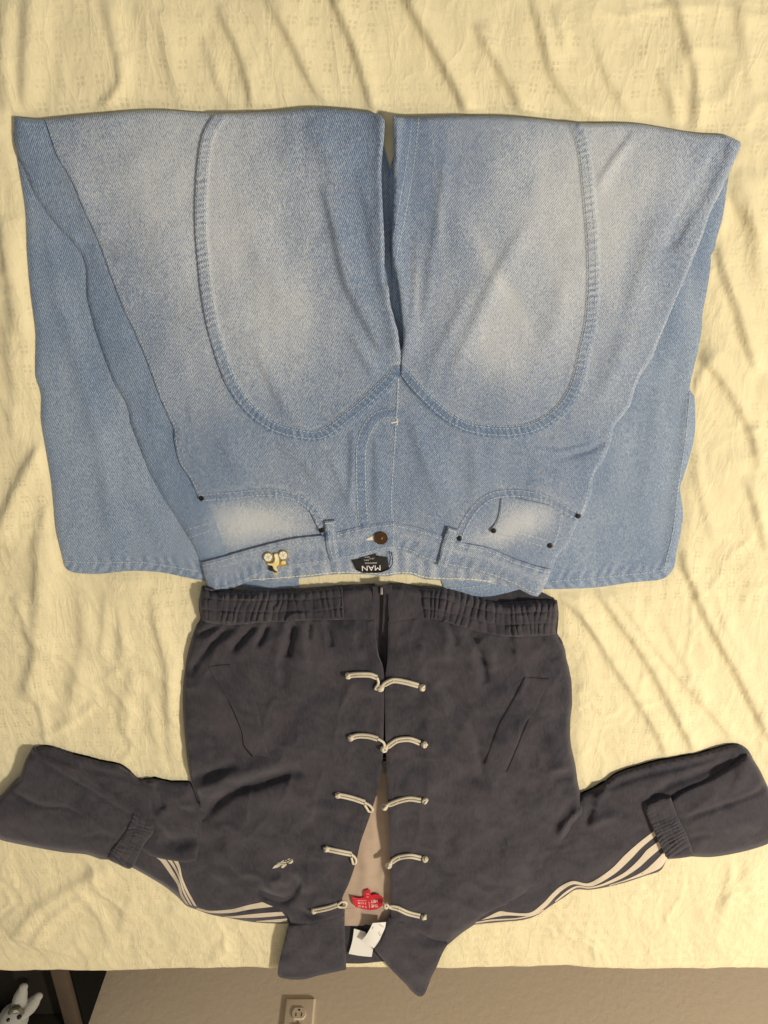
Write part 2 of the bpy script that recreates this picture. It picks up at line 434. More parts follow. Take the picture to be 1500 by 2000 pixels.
J_SIL = smooth(JEANS_SIL, True, 10); UL = smooth(UND_L, True, 12); UR = smooth(UND_R, True, 12)
K_SIL = smooth(JACKET_BODY, True, 10); SL = smooth(SLV_L, True, 5); SR = smooth(SLV_R, True, 5)
FL = smooth(FORE_L, True, 5); FR = smooth(FORE_R, True, 5)

# ------------------------------------------------------------------ bed
BED_EDGE = -1.274
SHEET_FOLDS = [
 ([(785,-20),(830,60),(870,130),(900,190),(920,245)], 9, 5, 26, .12),
 ([(645,-20),(690,80),(715,160),(733,225)], 8, 5, 24, .12),
 ([(520,-10),(570,75),(600,140),(645,210)], 6, 9, 30, .2),
 ([(425,10),(465,90),(485,150),(495,225)], 5, 8, 24, .2),
 ([(398,70),(430,165),(462,222)], 3.2, 7, 16, .3),
 ([(235,110),(238,160),(222,190),(190,222)], 5, 9, 16, .2),
 ([(210,-10),(228,90),(240,130)], 4, 10, 20, .3),
 ([(62,-20),(58,90),(54,160),(56,215)], 7, 16, 34, .2),
 ([(15,-10),(12,120),(16,230)], 4, 14, 18, .3),
 ([(310,20),(330,100),(345,190)], 3, 14, 20, .3),
 ([(930,50),(975,130),(1007,185),(1026,235)], 6.5, 5, 22, .2),
 ([(1038,-10),(1065,90),(1082,150),(1120,200),(1190,245)], 6, 7, 22, .2),
 ([(1082,10),(1105,110)], 4, 5, 14, .3),
 ([(1155,60),(1188,150),(1243,245)], 4, 8, 22, .3),
 ([(1315,-10),(1343,90),(1358,160),(1357,250)], 7, 6, 24, .15),
 ([(1285,140),(1308,190),(1322,245)], 3.5, 6, 14, .3),
 ([(1440,-10),(1452,80),(1470,180)], 4, 10, 24, .3),
 ([(1345,240),(1400,330),(1450,410),(1495,480)], 6, 9, 26, .2),
 ([(1395,470),(1425,560),(1440,600),(1452,650),(1478,730)], 8, 6, 22, .15),
 ([(1440,330),(1465,420),(1490,560)], 4, 12, 24, .3),
 ([(1355,680),(1410,740),(1442,790),(1470,850),(1485,920)], 7, 8, 24, .2),
 ([(1350,850),(1368,960),(1395,1060)], 4, 8, 20, .3),
 ([(1455,930),(1478,1000),(1500,1080)], 6, 7, 20, .2),
 ([(1325,1065),(1352,1135),(1380,1200),(1400,1240),(1440,1310),(1472,1375),(1510,1450)], 8, 8, 26, .12),
 ([(1085,1145),(1150,1215),(1190,1280),(1230,1340),(1280,1420),(1310,1490)], 5.5, 4, 20, .12),
 ([(1160,1140),(1210,1210),(1260,1280),(1310,1370),(1345,1440),(1360,1480)], 7, 5, 20, .12),
 ([(1120,1150),(1140,1200),(1180,1260)], 2.5, 4, 10, .3),
 ([(1190,1140),(1250,1220),(1320,1310),(1400,1400),(1445,1460)], 4.5, 6, 18, .2),
 ([(1385,1130),(1420,1220),(1460,1300)], 4, 9, 18, .3),
 ([(1290,1200),(1340,1300),(1380,1380)], 2.5, 7, 16, .3),
 ([(12,420),(26,540),(38,660)], 6, 14, 26, .2),
 ([(18,640),(30,760),(34,860)], 4, 14, 20, .3),
 ([(92,860),(55,915),(22,985),(-10,1060)], 7, 10, 26, .12),
 ([(96,980),(80,1040),(60,1100)], 3, 9, 18, .3),
 ([(88,1040),(82,1120),(78,1200),(72,1290),(48,1370)], 8, 15, 32, .2),
 ([(28,1160),(48,1200),(60,1260)], 3.5, 8, 16, .3),
 ([(160,1150),(165,1260),(150,1340),(130,1410)], 4.5, 14, 24, .25),
 ([(210,1150),(205,1230),(195,1290)], 3, 8, 14, .3),
 ([(230,1160),(240,1230),(238,1300)], 3, 8, 14, .3),
 ([(300,1150),(310,1220),(330,1300),(332,1400),(338,1490)], 5, 9, 22, .2),
 ([(265,1300),(250,1360),(235,1440)], 3.5, 12, 20, .3),
 ([(195,1365),(140,1410),(80,1440)], 3.5, 9, 9, .2),
 ([(75,1365),(86,1410),(92,1465)], 3, 4, 9, .2),
 ([(290,1350),(300,1420),(320,1480)], 3, 9, 14, .3),
 ([(215,1690),(140,1735),(70,1780),(25,1840)], 6, 12, 22, .15),
 ([(170,1745),(105,1790),(60,1850)], 4.5, 9, 18, .2),
 ([(165,1745),(195,1790),(220,1850)], 3, 6, 12, .2),
 ([(260,1740),(240,1800),(220,1860)], 2.5, 10, 18, .3),
 ([(1470,1690),(1430,1740),(1400,1800)], 3.5, 8, 18, .25),
 ([(1430,1680),(1420,1730),(1400,1780)], 3, 5, 12, .3),
 ([(1180,1760),(1260,1800),(1360,1830)], 1.6, 14, 20, .3),
 ([(450,1820),(430,1850),(420,1880)], 2, 12, 16, .3),
]
def sheet_mat():
    m, nt, b = new_mat('cream_cotton_sheet')
    tc = nd(nt, 'ShaderNodeTexCoord').outputs['Object']
    # woven dobby squares: groups of two by two, in columns
    wob = nd(nt, 'ShaderNodeTexNoise'); wob.inputs['Scale'].default_value = 6; wob.inputs['Detail'].default_value = 1
    nt.links.new(tc, wob.inputs['Vector'])
    sub = nd(nt, 'ShaderNodeVectorMath', operation='SUBTRACT'); sub.inputs[1].default_value = (.5, .5, .5)
    nt.links.new(wob.outputs['Color'], sub.inputs[0])
    scl = nd(nt, 'ShaderNodeVectorMath', operation='SCALE'); scl.inputs['Scale'].default_value = .05
    nt.links.new(sub.outputs[0], scl.inputs[0])
    add = nd(nt, 'ShaderNodeVectorMath', operation='ADD'); nt.links.new(tc, add.inputs[0]); nt.links.new(scl.outputs[0], add.inputs[1])
    sp = nd(nt, 'ShaderNodeSeparateXYZ'); nt.links.new(add.outputs[0], sp.inputs[0])
    def cell(o, per, sz):
        u = mth(nt, 'FRACT', mth(nt, 'DIVIDE', o, per))
        # two marks in the first part of each period
        v = mth(nt, 'FRACT', mth(nt, 'MULTIPLY', u, per / sz))
        a = mth(nt, 'LESS_THAN', u, 2 * sz / per)
        bb = mth(nt, 'LESS_THAN', v, .62)
        return mth(nt, 'MULTIPLY', a, bb)
    sq = mth(nt, 'MULTIPLY', cell(sp.outputs[0], .0190, .0050), cell(sp.outputs[1], .0200, .0050))
    msk = noise_n(nt, tc, 9, 2)
    mk = nd(nt, 'ShaderNodeValToRGB'); mk.color_ramp.elements[0].position = .40; mk.color_ramp.elements[1].position = .62
    nt.links.new(msk, mk.inputs[0])
    sqm = mth(nt, 'MULTIPLY', sq, mk.outputs[0])
    n1 = noise_n(nt, mapping(nt, tc, (0, 0, .06), (1, .12, 1)), 420, 3, .6); n2 = noise_n(nt, mapping(nt, tc, (0, 0, 0), (.12, 1, 1)), 420, 3, .6)
    slub = mth(nt, 'ADD', n1, n2)
    big = noise_n(nt, tc, 5, 3)
    c = mixc(nt, big, (.785, .70, .455), (.82, .735, .485))
    c = mixc(nt, mth(nt, 'MULTIPLY', mth(nt, 'SUBTRACT', slub, .8, True), .22), c, (.68, .60, .39))
    c = mixc(nt, mth(nt, 'MULTIPLY', sqm, .46), c, (.56, .48, .30))
    nt.links.new(c, b.inputs['Base Color'])
    b.inputs['Roughness'].default_value = .8; b.inputs['Specular IOR Level'].default_value = .2; b.inputs['Sheen Weight'].default_value = .15
    cr1 = noise_n(nt, mapping(nt, tc, (0, 0, -.3), (1, .38, 1)), 30, 4, .55, .5)
    cr2 = noise_n(nt, mapping(nt, tc, (0, 0, .5), (.45, 1, 1)), 34, 4, .55, .5)
    rdg = lambda n: mth(nt, 'POWER', mth(nt, 'SUBTRACT', 1, mth(nt, 'MULTIPLY', mth(nt, 'ABSOLUTE', mth(nt, 'SUBTRACT', n, .5)), 4), True), 3)
    fine = noise_n(nt, mapping(nt, tc, (0, 0, -.2), (1, .4, 1)), 120, 4, .6, .3)
    crk = mth(nt, 'ADD', mth(nt, 'MULTIPLY', rdg(cr1), .55), mth(nt, 'ADD', mth(nt, 'MULTIPLY', rdg(cr2), .30), mth(nt, 'MULTIPLY', fine, .7)))
    hh = mth(nt, 'ADD', mth(nt, 'MULTIPLY', slub, .05), crk)
    hh = mth(nt, 'SUBTRACT', hh, mth(nt, 'MULTIPLY', sqm, .12))
    bump(nt, b, hh, .36, .0030)
    return m
def sheet_height(X, Y, px, py):
    z = strokes(px, py, SHEET_FOLDS, .95, 8)
    warp = fbm(X*4, Y*4, 3)
    z += 2.2 * fbm(X*7 + .4*warp, Y*2.4 + X*1.2, 5) + .9 * fbm(X*26 + Y*6, Y*7, 9) + .45 * fbm(X*60+Y*20, Y*26, 13)
    z += 1.2*np.abs(vnoise(X*13 + .8*warp - Y*5, Y*4, 21))
    # thin crisp creases: two families of ridges with their own drift
    for sx, sy, k, a, sd in ((9, 4, .9, 3.0, 23), (17, 8, 1.3, 1.5, 27), (6, 11, 1.1, 1.6, 29)):
        r = 1 - np.abs(fbm(X*sx + k*warp + Y*1.7, Y*sy - k*warp*.6 - X*1.3, sd, 2))
        z += a*np.clip(r, 0, 1)**7*np.clip(.55 + .8*vnoise(X*3.1, Y*3.1, sd+1), 0, 1)
    return z
WAIST_GAP = np.array([(420,1110),(600,1080),(771,1060),(900,1080),(1050,1130),(1075,1175),(950,1180),(771,1150),(600,1158),(420,1160)], float)
def press(px, py):
    """how far the garments flatten the sheet: 0 under them, 1 in the open"""
    k = np.ones(px.shape)
    for pl in (J_SIL, UL, UR, K_SIL, SL, SR, FL, FR, WAIST_GAP):
        ins = inside(px, py, pl)
        d = near(px, py, pl[::2], True)[0]
        d = np.where(ins, -d, d)
        k = np.minimum(k, np.clip((d + 2) / 22, 0, 1))
    return k*k*(3-2*k)
bed = root('bed', 'bed with a rumpled cream cotton sheet woven with tiny squares', 'bed', (0, -.2, FLOOR_Z))
def build_sheet():
    xs = np.concatenate([np.linspace(-1.0, -.74, 14)[:-1], np.arange(-.74, .74, .0034), np.linspace(.74, 1.0, 14)])
    ys = np.concatenate([np.linspace(.85, .34, 20)[:-1], np.arange(.34, BED_EDGE + .045, -.0034)])
    # over the rim and down the side
    R = .038; arc = []
    for t in np.linspace(0, math.pi/2, 13)[1:]: arc.append((BED_EDGE + R - R*math.sin(t) , -R + R*math.cos(t)))
    for k in range(1, 22): arc.append((BED_EDGE, -R - k*.0125))
    Yr = np.concatenate([ys, [BED_EDGE + R], [a[0] for a in arc]]); Zr = np.concatenate([np.zeros(len(ys)+1), [a[1] for a in arc]])
    X, Y = np.meshgrid(xs, Yr); Z0 = np.meshgrid(xs, Zr)[1]
    px, py = W2P(X, Y, 0*X)
    s = np.cumsum(np.concatenate([[0], np.hypot(np.diff(Yr), np.diff(Zr))])); S = np.meshgrid(xs, s)[1]
    flat = np.clip((Y - BED_EDGE) / .05, 0, 1)
    z = sheet_height(X, -S + .85, px, py) * press(px, py) * (.25 + .75*flat)
    z = np.where(press(px, py) < .02, np.minimum(z, 0) - .6, z)
    Z = Z0 + z/1000 * np.where(Z0 < -R*.5, 0, 1)
    # wavy rim
    wob = .006*fbm(X*8, X*0 + 2.2, 31, 3) + .004*np.abs(vnoise(X*20, X*0+.5, 33)) - .012*np.clip((-.35 - X)/.3, 0, 1)*-1
    Yw = Y - np.where(Y < BED_EDGE + .05, (1-flat)*wob, 0) * 1.0
    Yw = Yw - np.where(Z0 < -R, .004*fbm(X*14, Z0*3, 41, 3) , 0)
    # far hems turned down
    ny, nx = X.shape
    V = np.stack([X, Yw, Z], -1).reshape(-1, 3)
    F = []
    idx = np.arange(ny*nx).reshape(ny, nx)
    q = np.stack([idx[:-1, :-1], idx[1:, :-1], idx[1:, 1:], idx[:-1, 1:]], -1).reshape(-1, 4)
    me = bpy.data.meshes.new('bedsheet'); 
    V = V - np.array(bed.location)
    me.vertices.add(len(V)); me.vertices.foreach_set('co', V.ravel())
    me.loops.add(len(q)*4); me.loops.foreach_set('vertex_index', q.ravel().astype(np.int32))
    me.polygons.add(len(q)); me.polygons.foreach_set('loop_start', np.arange(0, len(q)*4, 4, dtype=np.int32))
    me.polygons.foreach_set('use_smooth', [True]*len(q))
    me.update(calc_edges=True); me.validate()
    me.materials.append(sheet_mat())
    o = bpy.data.objects.new('bedsheet', me); col.objects.link(o); o.parent = bed
build_sheet()
mesh_obj('mattress', *box((0, -.19, -.165), (1.97, 2.06, .27), .03), simple('mattress_ticking', (.62, .58, .5), .8), bed, 40)
mesh_obj('bed_base', *box((0, -.19, -.40), (1.9, 2.0, .18), .01), simple('bed_base_cloth', (.05, .045, .04), .8), bed, 40)
for sx in (-.85, .85):
    for sy in (.70, -1.08):
        mesh_obj('leg', *box((sx, sy, (FLOOR_Z - .49)/2), (.06, .06, -.49 - FLOOR_Z), .006), simple('leg_wood', (.03, .02, .014), .5), bed, 40)

# ------------------------------------------------------------------ wall outlet
def build_outlet():
    tl = PY(558.5, 1952, WALL_Y); tr = PY(616, 1952, WALL_Y)
    w = tr.x - tl.x; cx = (tl.x + tr.x)/2; bot = tl.z; h = w*114/70
    IV = simple('outlet_plastic', (.82, .695, .53), .38, var=.03)
    DK = simple('outlet_slot', (.012, .008, .006), .6)
    r = root('wall_outlet', 'beige duplex power outlet plate on the textured wall', 'outlet', (cx, WALL_Y, bot + h/2))
    S = w/.070
    y0 = WALL_Y
    def prof_plate():
        V = []; F = []
        for (ix, d) in ((0, 0), (0, .003), (.0035, .0058), (.006, .0062)):
            for sx, sz in ((-1, -1), (1, -1), (1, 1), (-1, 1)):
                V.append((cx + sx*(w/2 - ix), y0 + d, bot + h/2 + sz*(h/2 - ix)))
        for l in range(3):
            for k in range(4): F.append([l*4+k, l*4+(k+1) % 4, (l+1)*4+(k+1) % 4, (l+1)*4+k][::-1])
        F.append([12, 13, 14, 15][::-1]); return V, F
    mesh_obj('cover_plate', *prof_plate(), IV, r, 25)
    for sg in (-1, 1):
        cz = bot + h/2 + sg*.0195*S
        a = []
        for k in range(48):
            t = 2*math.pi*k/48; x = .0172*S*math.cos(t); z = .0172*S*math.sin(t); z = max(-.0138*S, min(.0138*S, z)); a.append((x, z))
        V = []; F = []
        for (sc, d) in ((1.06, .0052), (1.06, .0064), (1.0, .0064), (1.0, .0046), (.97, .0046), (.95, .0085), (.90, .0092)):
            for (x, z) in a: V.append((cx + x*sc, y0 + d, cz + z*sc))
        for l in range(6):
            for k in range(48): F.append([l*48+k, l*48+(k+1) % 48, (l+1)*48+(k+1) % 48, (l+1)*48+k][::-1])
        F.append(list(range(6*48, 7*48))[::-1])
        rc = mesh_obj('receptacle', V, F, IV, r, 30)
        for dx, hh in ((-.0064, .0075), (.0064, .009)):
            mesh_obj('slot', *box((cx + dx*S, y0 + .0090, cz + .0035*S), (.0022*S, .001, hh*S)), DK, rc, 0)
        V, F = ellipsoid((cx, y0 + .0090, cz - .0075*S), (.0030*S, .0006, .0027*S)); mesh_obj('ground_hole', V, F, DK, rc, 60)
    V, F = ellipsoid((cx, y0 + .0062, bot + h/2), (.0032*S, .0016, .0032*S)); mesh_obj('screw', V, F, simple('screw_head', (.42, .36, .27), .35, .6), r, 60)
build_outlet()

# ------------------------------------------------------------------ night stand and plush rabbit
def build_nightstand():
    c = PY(149, 1990, -1.72); top = c.z; xr = c.x; yb = -1.79
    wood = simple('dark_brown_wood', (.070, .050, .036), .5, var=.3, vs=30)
    inn = simple('shaded_brown_inside', (.012, .009, .006), .7, var=.3, vs=30)  # interior shade put into the colour, darker than the outer wood
    Wd = .42; D = .47; t = .030; z0 = FLOOR_Z
    yf = yb + D; xl = xr - Wd; h = top - z0
    r = root('nightstand', 'dark brown open-topped wooden nightstand tucked between bed and wall', 'nightstand', (xr - Wd/2, yb + D/2, z0))
    rail = .02
    mesh_obj('side_panel', *box((xr - t/2, (yb+yf)/2, z0 + h/2), (t, D, h), .004), wood, r, 30)
    mesh_obj('side_panel', *box((xl + t/2, (yb+yf)/2, z0 + h/2), (t, D, h), .004), wood, r, 30)
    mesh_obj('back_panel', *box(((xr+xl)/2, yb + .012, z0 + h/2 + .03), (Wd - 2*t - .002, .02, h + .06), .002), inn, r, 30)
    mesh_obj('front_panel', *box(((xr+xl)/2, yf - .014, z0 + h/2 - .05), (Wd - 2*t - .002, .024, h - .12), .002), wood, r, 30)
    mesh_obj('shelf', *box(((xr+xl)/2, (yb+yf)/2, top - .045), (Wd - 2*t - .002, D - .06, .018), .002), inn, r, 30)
    mesh_obj('side_sheet', *box((xr + .003, (yb+yf)/2, z0 + h/2 - .008), (.005, D - .004, h - .02), .001), simple('matte_black', (.004, .004, .004), .8, spec=.1), r, 30)  # thin matte black sheet over the outer side face
    mesh_obj('divider', *box((xr - t - .075, yf - .13, top - .026), (.012, .16, .02), .002), wood, r, 30)
    return top - .036, xr - t
shelf_z, inner_x = build_nightstand()
def build_rabbit():
    fur, nt, b = new_mat('grey_white_plush')
    tc = nd(nt, 'ShaderNodeTexCoord').outputs['Object']
    n = noise_n(nt, tc, 500, 4, .7); n2 = noise_n(nt, tc, 60, 3)
    nt.links.new(mixc(nt, n, (.24, .24, .215), (.46, .455, .42)), b.inputs['Base Color'])
    b.inputs['Roughness'].default_value = .95; b.inputs['Sheen Weight'].default_value = .5
    bump(nt, b, mth(nt, 'ADD', n, n2), .6, .002)
    EYE = simple('black_bead_eye', (.008, .007, .007), .15)
    zb = shelf_z
    def at(px, py, h):
        q = PX(np.array([px]), np.array([py]), np.array([zb + h]))[0]; return Vector(q)
    hd = at(27, 1990, .033)
    parts = [ellipsoid(hd, (.031, .036, .030)), ellipsoid(at(16, 2008, .030), (.024, .026, .022)),
             ellipsoid(hd + Vector((-.04, -.038, .006)), (.040, .036, .038))]
    for (a, m, e) in (((32, 1976), (38, 1952), (46, 1928)), ((44, 1984), (60, 1964), (75, 1946))):
        A, M, E = at(*a, .040), at(*m, .050), at(*e, .047)
        n = 9; C = []; R = []
        for k in range(n):
            t = k/(n-1); p = A*(1-t)**2 + M*2*t*(1-t) + E*t*t; C.append(p); R.append((.0085 + .0065*math.sin(math.pi*min(1, t*1.05)))*(1 if t < .93 else .72))
        V, F = tube_pts(C, R, 12); ez = [c.z for c in C]
        parts.append((V, F)); parts.append(ellipsoid(E, (.0095, .0095, .008)))
    for dx, dy in ((-.075, -.01), (-.07, -.06), (-.01, -.062)):
        parts.append(ellipsoid(hd + Vector((dx, dy, -.012)), (.018, .020, .018)))
    V, F = join(parts)
    r = root('plush_rabbit', 'small pale grey plush rabbit lying in the dark nightstand, ears toward the bed', 'plush toy', (hd.x, hd.y - .06, zb))
    o = mesh_obj('body', V, F, fur, r, 0)
    md = o.modifiers.new('remesh', 'REMESH'); md.mode = 'VOXEL'; md.voxel_size = .0022; md.use_smooth_shade = True
    sm = o.modifiers.new('smooth', 'SMOOTH'); sm.factor = .6; sm.iterations = 7
    for (px, py, s) in ((16, 1992, .0040), (37.5, 1986, .0052)):
        e = ellipsoid(at(px, py, .061), (s, s, s)); mesh_obj('eye', *e, EYE, r, 60)
    mesh_obj('nose', *ellipsoid(at(24, 2016, .056), (.005, .004, .004)), simple('pink_nose', (.35, .16, .15), .6), r, 60)
    # sewn band between head and ears
    C = [at(19, 1978, .056), at(26, 1969, .066), at(36, 1968, .068), at(45, 1977, .058)]
    mesh_obj('head_band', *tube_pts(C, .0045, 8), simple('olive_band', (.12, .11, .07), .9), r, 60)
build_rabbit()

# ================================================================== JEANS
def edge_round(d, r, drop):
    q = 1 - np.clip(d/r, 0, 1); return drop*q**2.2
JEANS_FOLDS = [
 ([(632,360),(653,438),(663,494),(677,550),(702,600),(727,648),(752,694)], 4.0, 9, 34, .2),
 ([(684,655),(709,695),(733,738)], 2.0, 7, 14, .25),
 ([(486,650),(528,738),(560,800),(596,850)], 2.2, 10, 26, .3),
 ([(545,866),(590,900),(640,960)], 1.6, 10, 22, .3),
 ([(700,330),(722,420),(735,520)], 2.0, 10, 20, .3),
 ([(470,400),(520,520),(600,640)], 1.4, 24, 40, .3),
 ([(600,240),(640,300),(660,360)], 1.6, 18, 30, .3),
 ([(250,300),(300,420),(330,560)], 1.5, 30, 50, .3),
 ([(120,300),(170,420),(215,560)], 1.5, 14, 24, .3),
 ([(150,470),(190,480),(230,510)], -3, 10, 12, .3),
 ([(250,800),(300,830),(345,850)], -2.0, 9, 9, .3),
 ([(430,860),(460,900),(480,950)], 1.2, 14, 20, .3),
 ([(690,840),(688,900),(684,990)], 2.0, 6, 14, .2),
 ([(735,850),(738,930),(736,1000)], 1.6, 8, 12, .3),
 ([(640,880),(660,930),(690,1000)], 1.4, 6, 12, .3),
 ([(872,285),(858,415),(841,522),(835,583),(810,660)], 1.5, 9, 12, .25),
 ([(815,450),(812,560),(800,660)], 1.3, 7, 10, .25),
 ([(1042,420),(973,534),(912,669),(880,740)], 1.7, 12, 18, .3),
 ([(925,560),(880,640),(840,730)], 1.2, 9, 14, .3),
 ([(1245,255),(1195,320),(1165,370)], 2.0, 8, 12, .3),
 ([(1415,270),(1380,344),(1340,413),(1300,490)], -4.5, 10, 14, .15),
 ([(1290,420),(1260,520),(1225,640)], 2.2, 18, 22, .3),
 ([(1230,640),(1200,720),(1160,800)], 2.0, 16, 18, .3),
 ([(1120,500),(1080,640),(1040,760)], 1.4, 22, 30, .3),
 ([(1030,866),(1094,874),(1150,862)], -1.8, 5, 6, .3),
 ([(1085,897),(1148,881),(1190,858)], -2.2, 5, 7, .3),
 ([(800,790),(830,900),(870,1000)], 1.8, 12, 16, .3),
 ([(850,860),(870,950),(890,1010)], 1.4, 12, 16, .3),
 ([(920,870),(930,930),(925,975)], 1.2, 10, 14, .3),
 ([(1020,900),(1060,930),(1110,950)], -1.2, 6, 8, .3),
]
GAPL = np.array([(760,215),(758,350),(758,480),(764,560),(778,640),(782,670)], float)
def zJ(X, Y):
    d = near(X, Y, J_SIL, True)[0]
    low = np.clip((Y - 1015)/60, 0, 1)
    base = 9.0 + 4.0*(1 - np.exp(-d/45)) + 1.6*fbm(X/230, Y/230, 2, 3) + .8*fbm(X/60, Y/80, 4, 3)
    base = base + strokes(X, Y, JEANS_FOLDS, 1.4)
    base = base*(1 - .12*low)
    gap = near(X, Y, GAPL)[0]
    return np.maximum(base, 7.2) + 11*np.exp(-(gap/26)**2) - edge_round(d, 8, 3.6)*(1 - .6*low)
zJo = lambda off: (lambda X, Y: zJ(X, Y) + off)
BLOBS = [(330,330,190,220,-.25,.36),(470,520,150,230,-.45,.26),(560,650,110,140,-.6,.24),(440,240,110,60,0,.10),
         (1200,340,170,200,.3,.42),(1090,500,140,220,.4,.32),(985,655,85,120,.5,.30),(955,700,40,45,.3,.16),(860,420,10,130,.1,.20),(812,560,8,110,.05,.20),(975,545,14,130,.5,.20),  # washed fade, plus thin streaks painting highlights on the fold ridges
         (520,1020,85,36,-.15,.50),(1025,1015,52,32,.3,.50),(580,990,30,20,0,.1),(960,1050,50,20,.2,.3),(450,1040,40,40,0,.25),
         (640,250,90,60,0,-.14),(700,430,55,170,0,-.16),(805,320,65,120,0,-.18),(230,620,110,150,0,-.10),(740,900,40,120,0,-.14),(820,900,60,120,0,-.12),(1320,520,50,180,.3,-.12),(520,830,140,50,0,-.06),(430,930,90,60,0,-.08),(1110,920,100,60,0,-.08)]
def fadeHighlightJ(X, Y):
    f = np.zeros(X.shape)
    for cx, cy, rx, ry, rot, a in BLOBS:
        dx, dy = X-cx, Y-cy; c, s = math.cos(rot), math.sin(rot)
        u = (dx*c - dy*s)/rx; v = (dx*s + dy*c)/ry
        f += 1.12*a*np.exp(-(u*u + v*v))
    return np.maximum(f + .05*fbm(X/40, Y/140, 8, 3), -.10)
SEAM_L = [(420,222),(398,258),(388,305),(382,380),(382,455),(387,515),(392,565),(402,626),(413,670),(427,714),(445,757),(472,797),(499,823),(528,842),(560,853),(608,861),(640,855),(680,826),(720,794),(760,757),(779,735)]
SEAM_R = [(781,735),(808,766),(842,800),(876,827),(910,844),(951,852),(992,854),(1032,849),(1066,835),(1097,813),(1121,783),(1138,745),(1150,690),(1163,627),(1168,547),(1167,493),(1164,440),(1157,360),(1153,320),(1145,272),(1132,241)]
POCK_L = [(394,981),(456,976),(513,970),(556,974),(585,984),(608,1004),(619,1027),(630,1046)]
POCK_R = [(903,1061),(912,1035),(930,1005),(954,982),(975,974),(1011,972),(1050,978),(1080,990),(1104,1005),(1130,1019)]
WB_L_TOP = [(394,1099),(436,1088),(499,1070),(571,1053),(631,1046),(657,1040),(714,1026),(771,1018)]
WB_L_BOT = [(771,1074),(743,1078),(700,1089),(662,1096),(628,1102),(571,1110),(513,1123),(485,1135),(456,1148),(427,1156),(411,1157)]
WB_R_TOP = [(771,1021),(810,1029),(864,1047),(900,1060),(954,1071),(1005,1092),(1050,1107),(1077,1113)]
WB_R_BOT = [(1051,1165),(1038,1163),(1005,1146),(960,1128),(915,1115),(870,1107),(828,1095),(798,1080),(771,1074)]
SIDE_L = [(87,236),(111,302),(141,353),(159,398),(192,470),(216,536),(240,599),(264,650),(288,707),(315,782),(339,836),(341,862),(351,905),(369,932),(388,971)]
FLY = [(778,800),(747,803),(725,815),(707,842),(699,871),(698,917),(700,983),(704,1027)]
sl_s = smooth(SEAM_L, False, 6); sr_s = smooth(SEAM_R, False, 6)
WEARS = [(sl_s, 1, 20, 12, .42, -.20, 1.1), (sr_s, 1, 20, 12, .42, -.22, 1.3), (smooth(POCK_L, False, 6), 1, 15, 11, .30, -.10, .6), (smooth(POCK_R, False, 6), 1, 15, 11, .30, -.10, .6),
         (smooth(WB_L_BOT, False, 6), -1, 26, 17, .20, -.02, .2), (smooth(WB_R_BOT, False, 6), -1, 26, 17, .20, -.02, .2), (smooth(WB_L_TOP, False, 6), -1, 12, 19, .18, .0, .2), (smooth(WB_R_TOP, False, 6), -1, 12, 19, .18, .0, .2),
         (smooth(FLY, False, 6), 1, 15, 12, .22, -.10, .3), (smooth([(809,231),(800,307),(780,421),(767,494)], False, 6), -1, 17, 12, .26, -.10, .5)]
def bands(X, Y, mode):
    """felled seams: thicker cloth, ladder-like abrasion, darker dye between the stitch rows"""
    w = np.zeros(X.shape)
    for pl, side, wid, per, a, dark, rise in WEARS:
        m = (X > pl[:, 0].min()-30) & (X < pl[:, 0].max()+30) & (Y > pl[:, 1].min()-30) & (Y < pl[:, 1].max()+30)
        if not m.any(): continue
        d, s_, al, L = near(X[m], Y[m], pl); v = d*s_*side
        env = np.clip((v + 3)/3, 0, 1)*np.clip((wid + 3 - v)/4, 0, 1)
        lad = np.sin(2*math.pi*(al + .25*v)/per + 1.7*vnoise(al/37, al*0, 3))*(.55 + .45*vnoise(al/23, al*0 + 2, 6))
        if mode == 0: w[m] += env*(a*lad + dark) + .10*np.exp(-((v - wid - 5)/4)**2)
        else: w[m] += env*(rise + .5*lad)
    return w
def wearJ(X, Y):
    d = near(X, Y, J_SIL, True)[0]
    return bands(X, Y, 0) + .14*np.exp(-(d/4)**2)
puckJ = lambda X, Y: bands(X, Y, 1)
zJp = lambda off: (lambda X, Y: zJ(X, Y) + puckJ(X, Y) + off)
c = PX(np.array([760]), np.array([650]), np.array([0]))[0]
jeans = root('jeans', 'light blue washed denim jeans, folded at the knees, lying above the jacket', 'jeans', (c[0], c[1], 0))
def den(name, pts, off, mat, **kw):
    kw.setdefault('fade', fadeHighlightJ); kw.setdefault('extra', wearJ); kw.setdefault('sp', 4.6)
    return panel(name, pts, zJp(off), jeans, mat, **kw)
# lower legs folded under
def zUL(X, Y):
    d = near(X, Y, UL, True)[0]
    return 3.4 + 1.0*(1-np.exp(-d/50)) - edge_round(d, 5, 2) + .5*fbm(X/90, Y/160, 12, 3) + strokes(X, Y, [
        ([(140,700),(190,850),(215,1000),(225,1090)], 1.8, 14, 22, .3), ([(100,560),(150,700),(180,800)], 1.4, 12, 20, .3), ([(90,430),(110,560),(140,660)], 1.2, 10, 20, .3), ([(250,930),(300,1020),(330,1090)], 1.2, 12, 18, .3)])
def zUR(X, Y):
    d = near(X, Y, UR, True)[0]
    return 3.4 + 1.0*(1-np.exp(-d/50)) - edge_round(d, 5, 2) + .5*fbm(X/90, Y/160, 15, 3) + strokes(X, Y, [
        ([(1348,765),(1338,850),(1330,910),(1322,960),(1314,1040),(1300,1110)], 2.2, 6, 5, .1), ([(1290,760),(1270,900),(1240,1040)], 1.4, 16, 22, .3), ([(1330,560),(1310,660),(1300,720)], 1.2, 12, 16, .3)])
hemL = [(126,1096),(160,1098),(210,1099),(270,1098),(330,1106),(396,1117)]
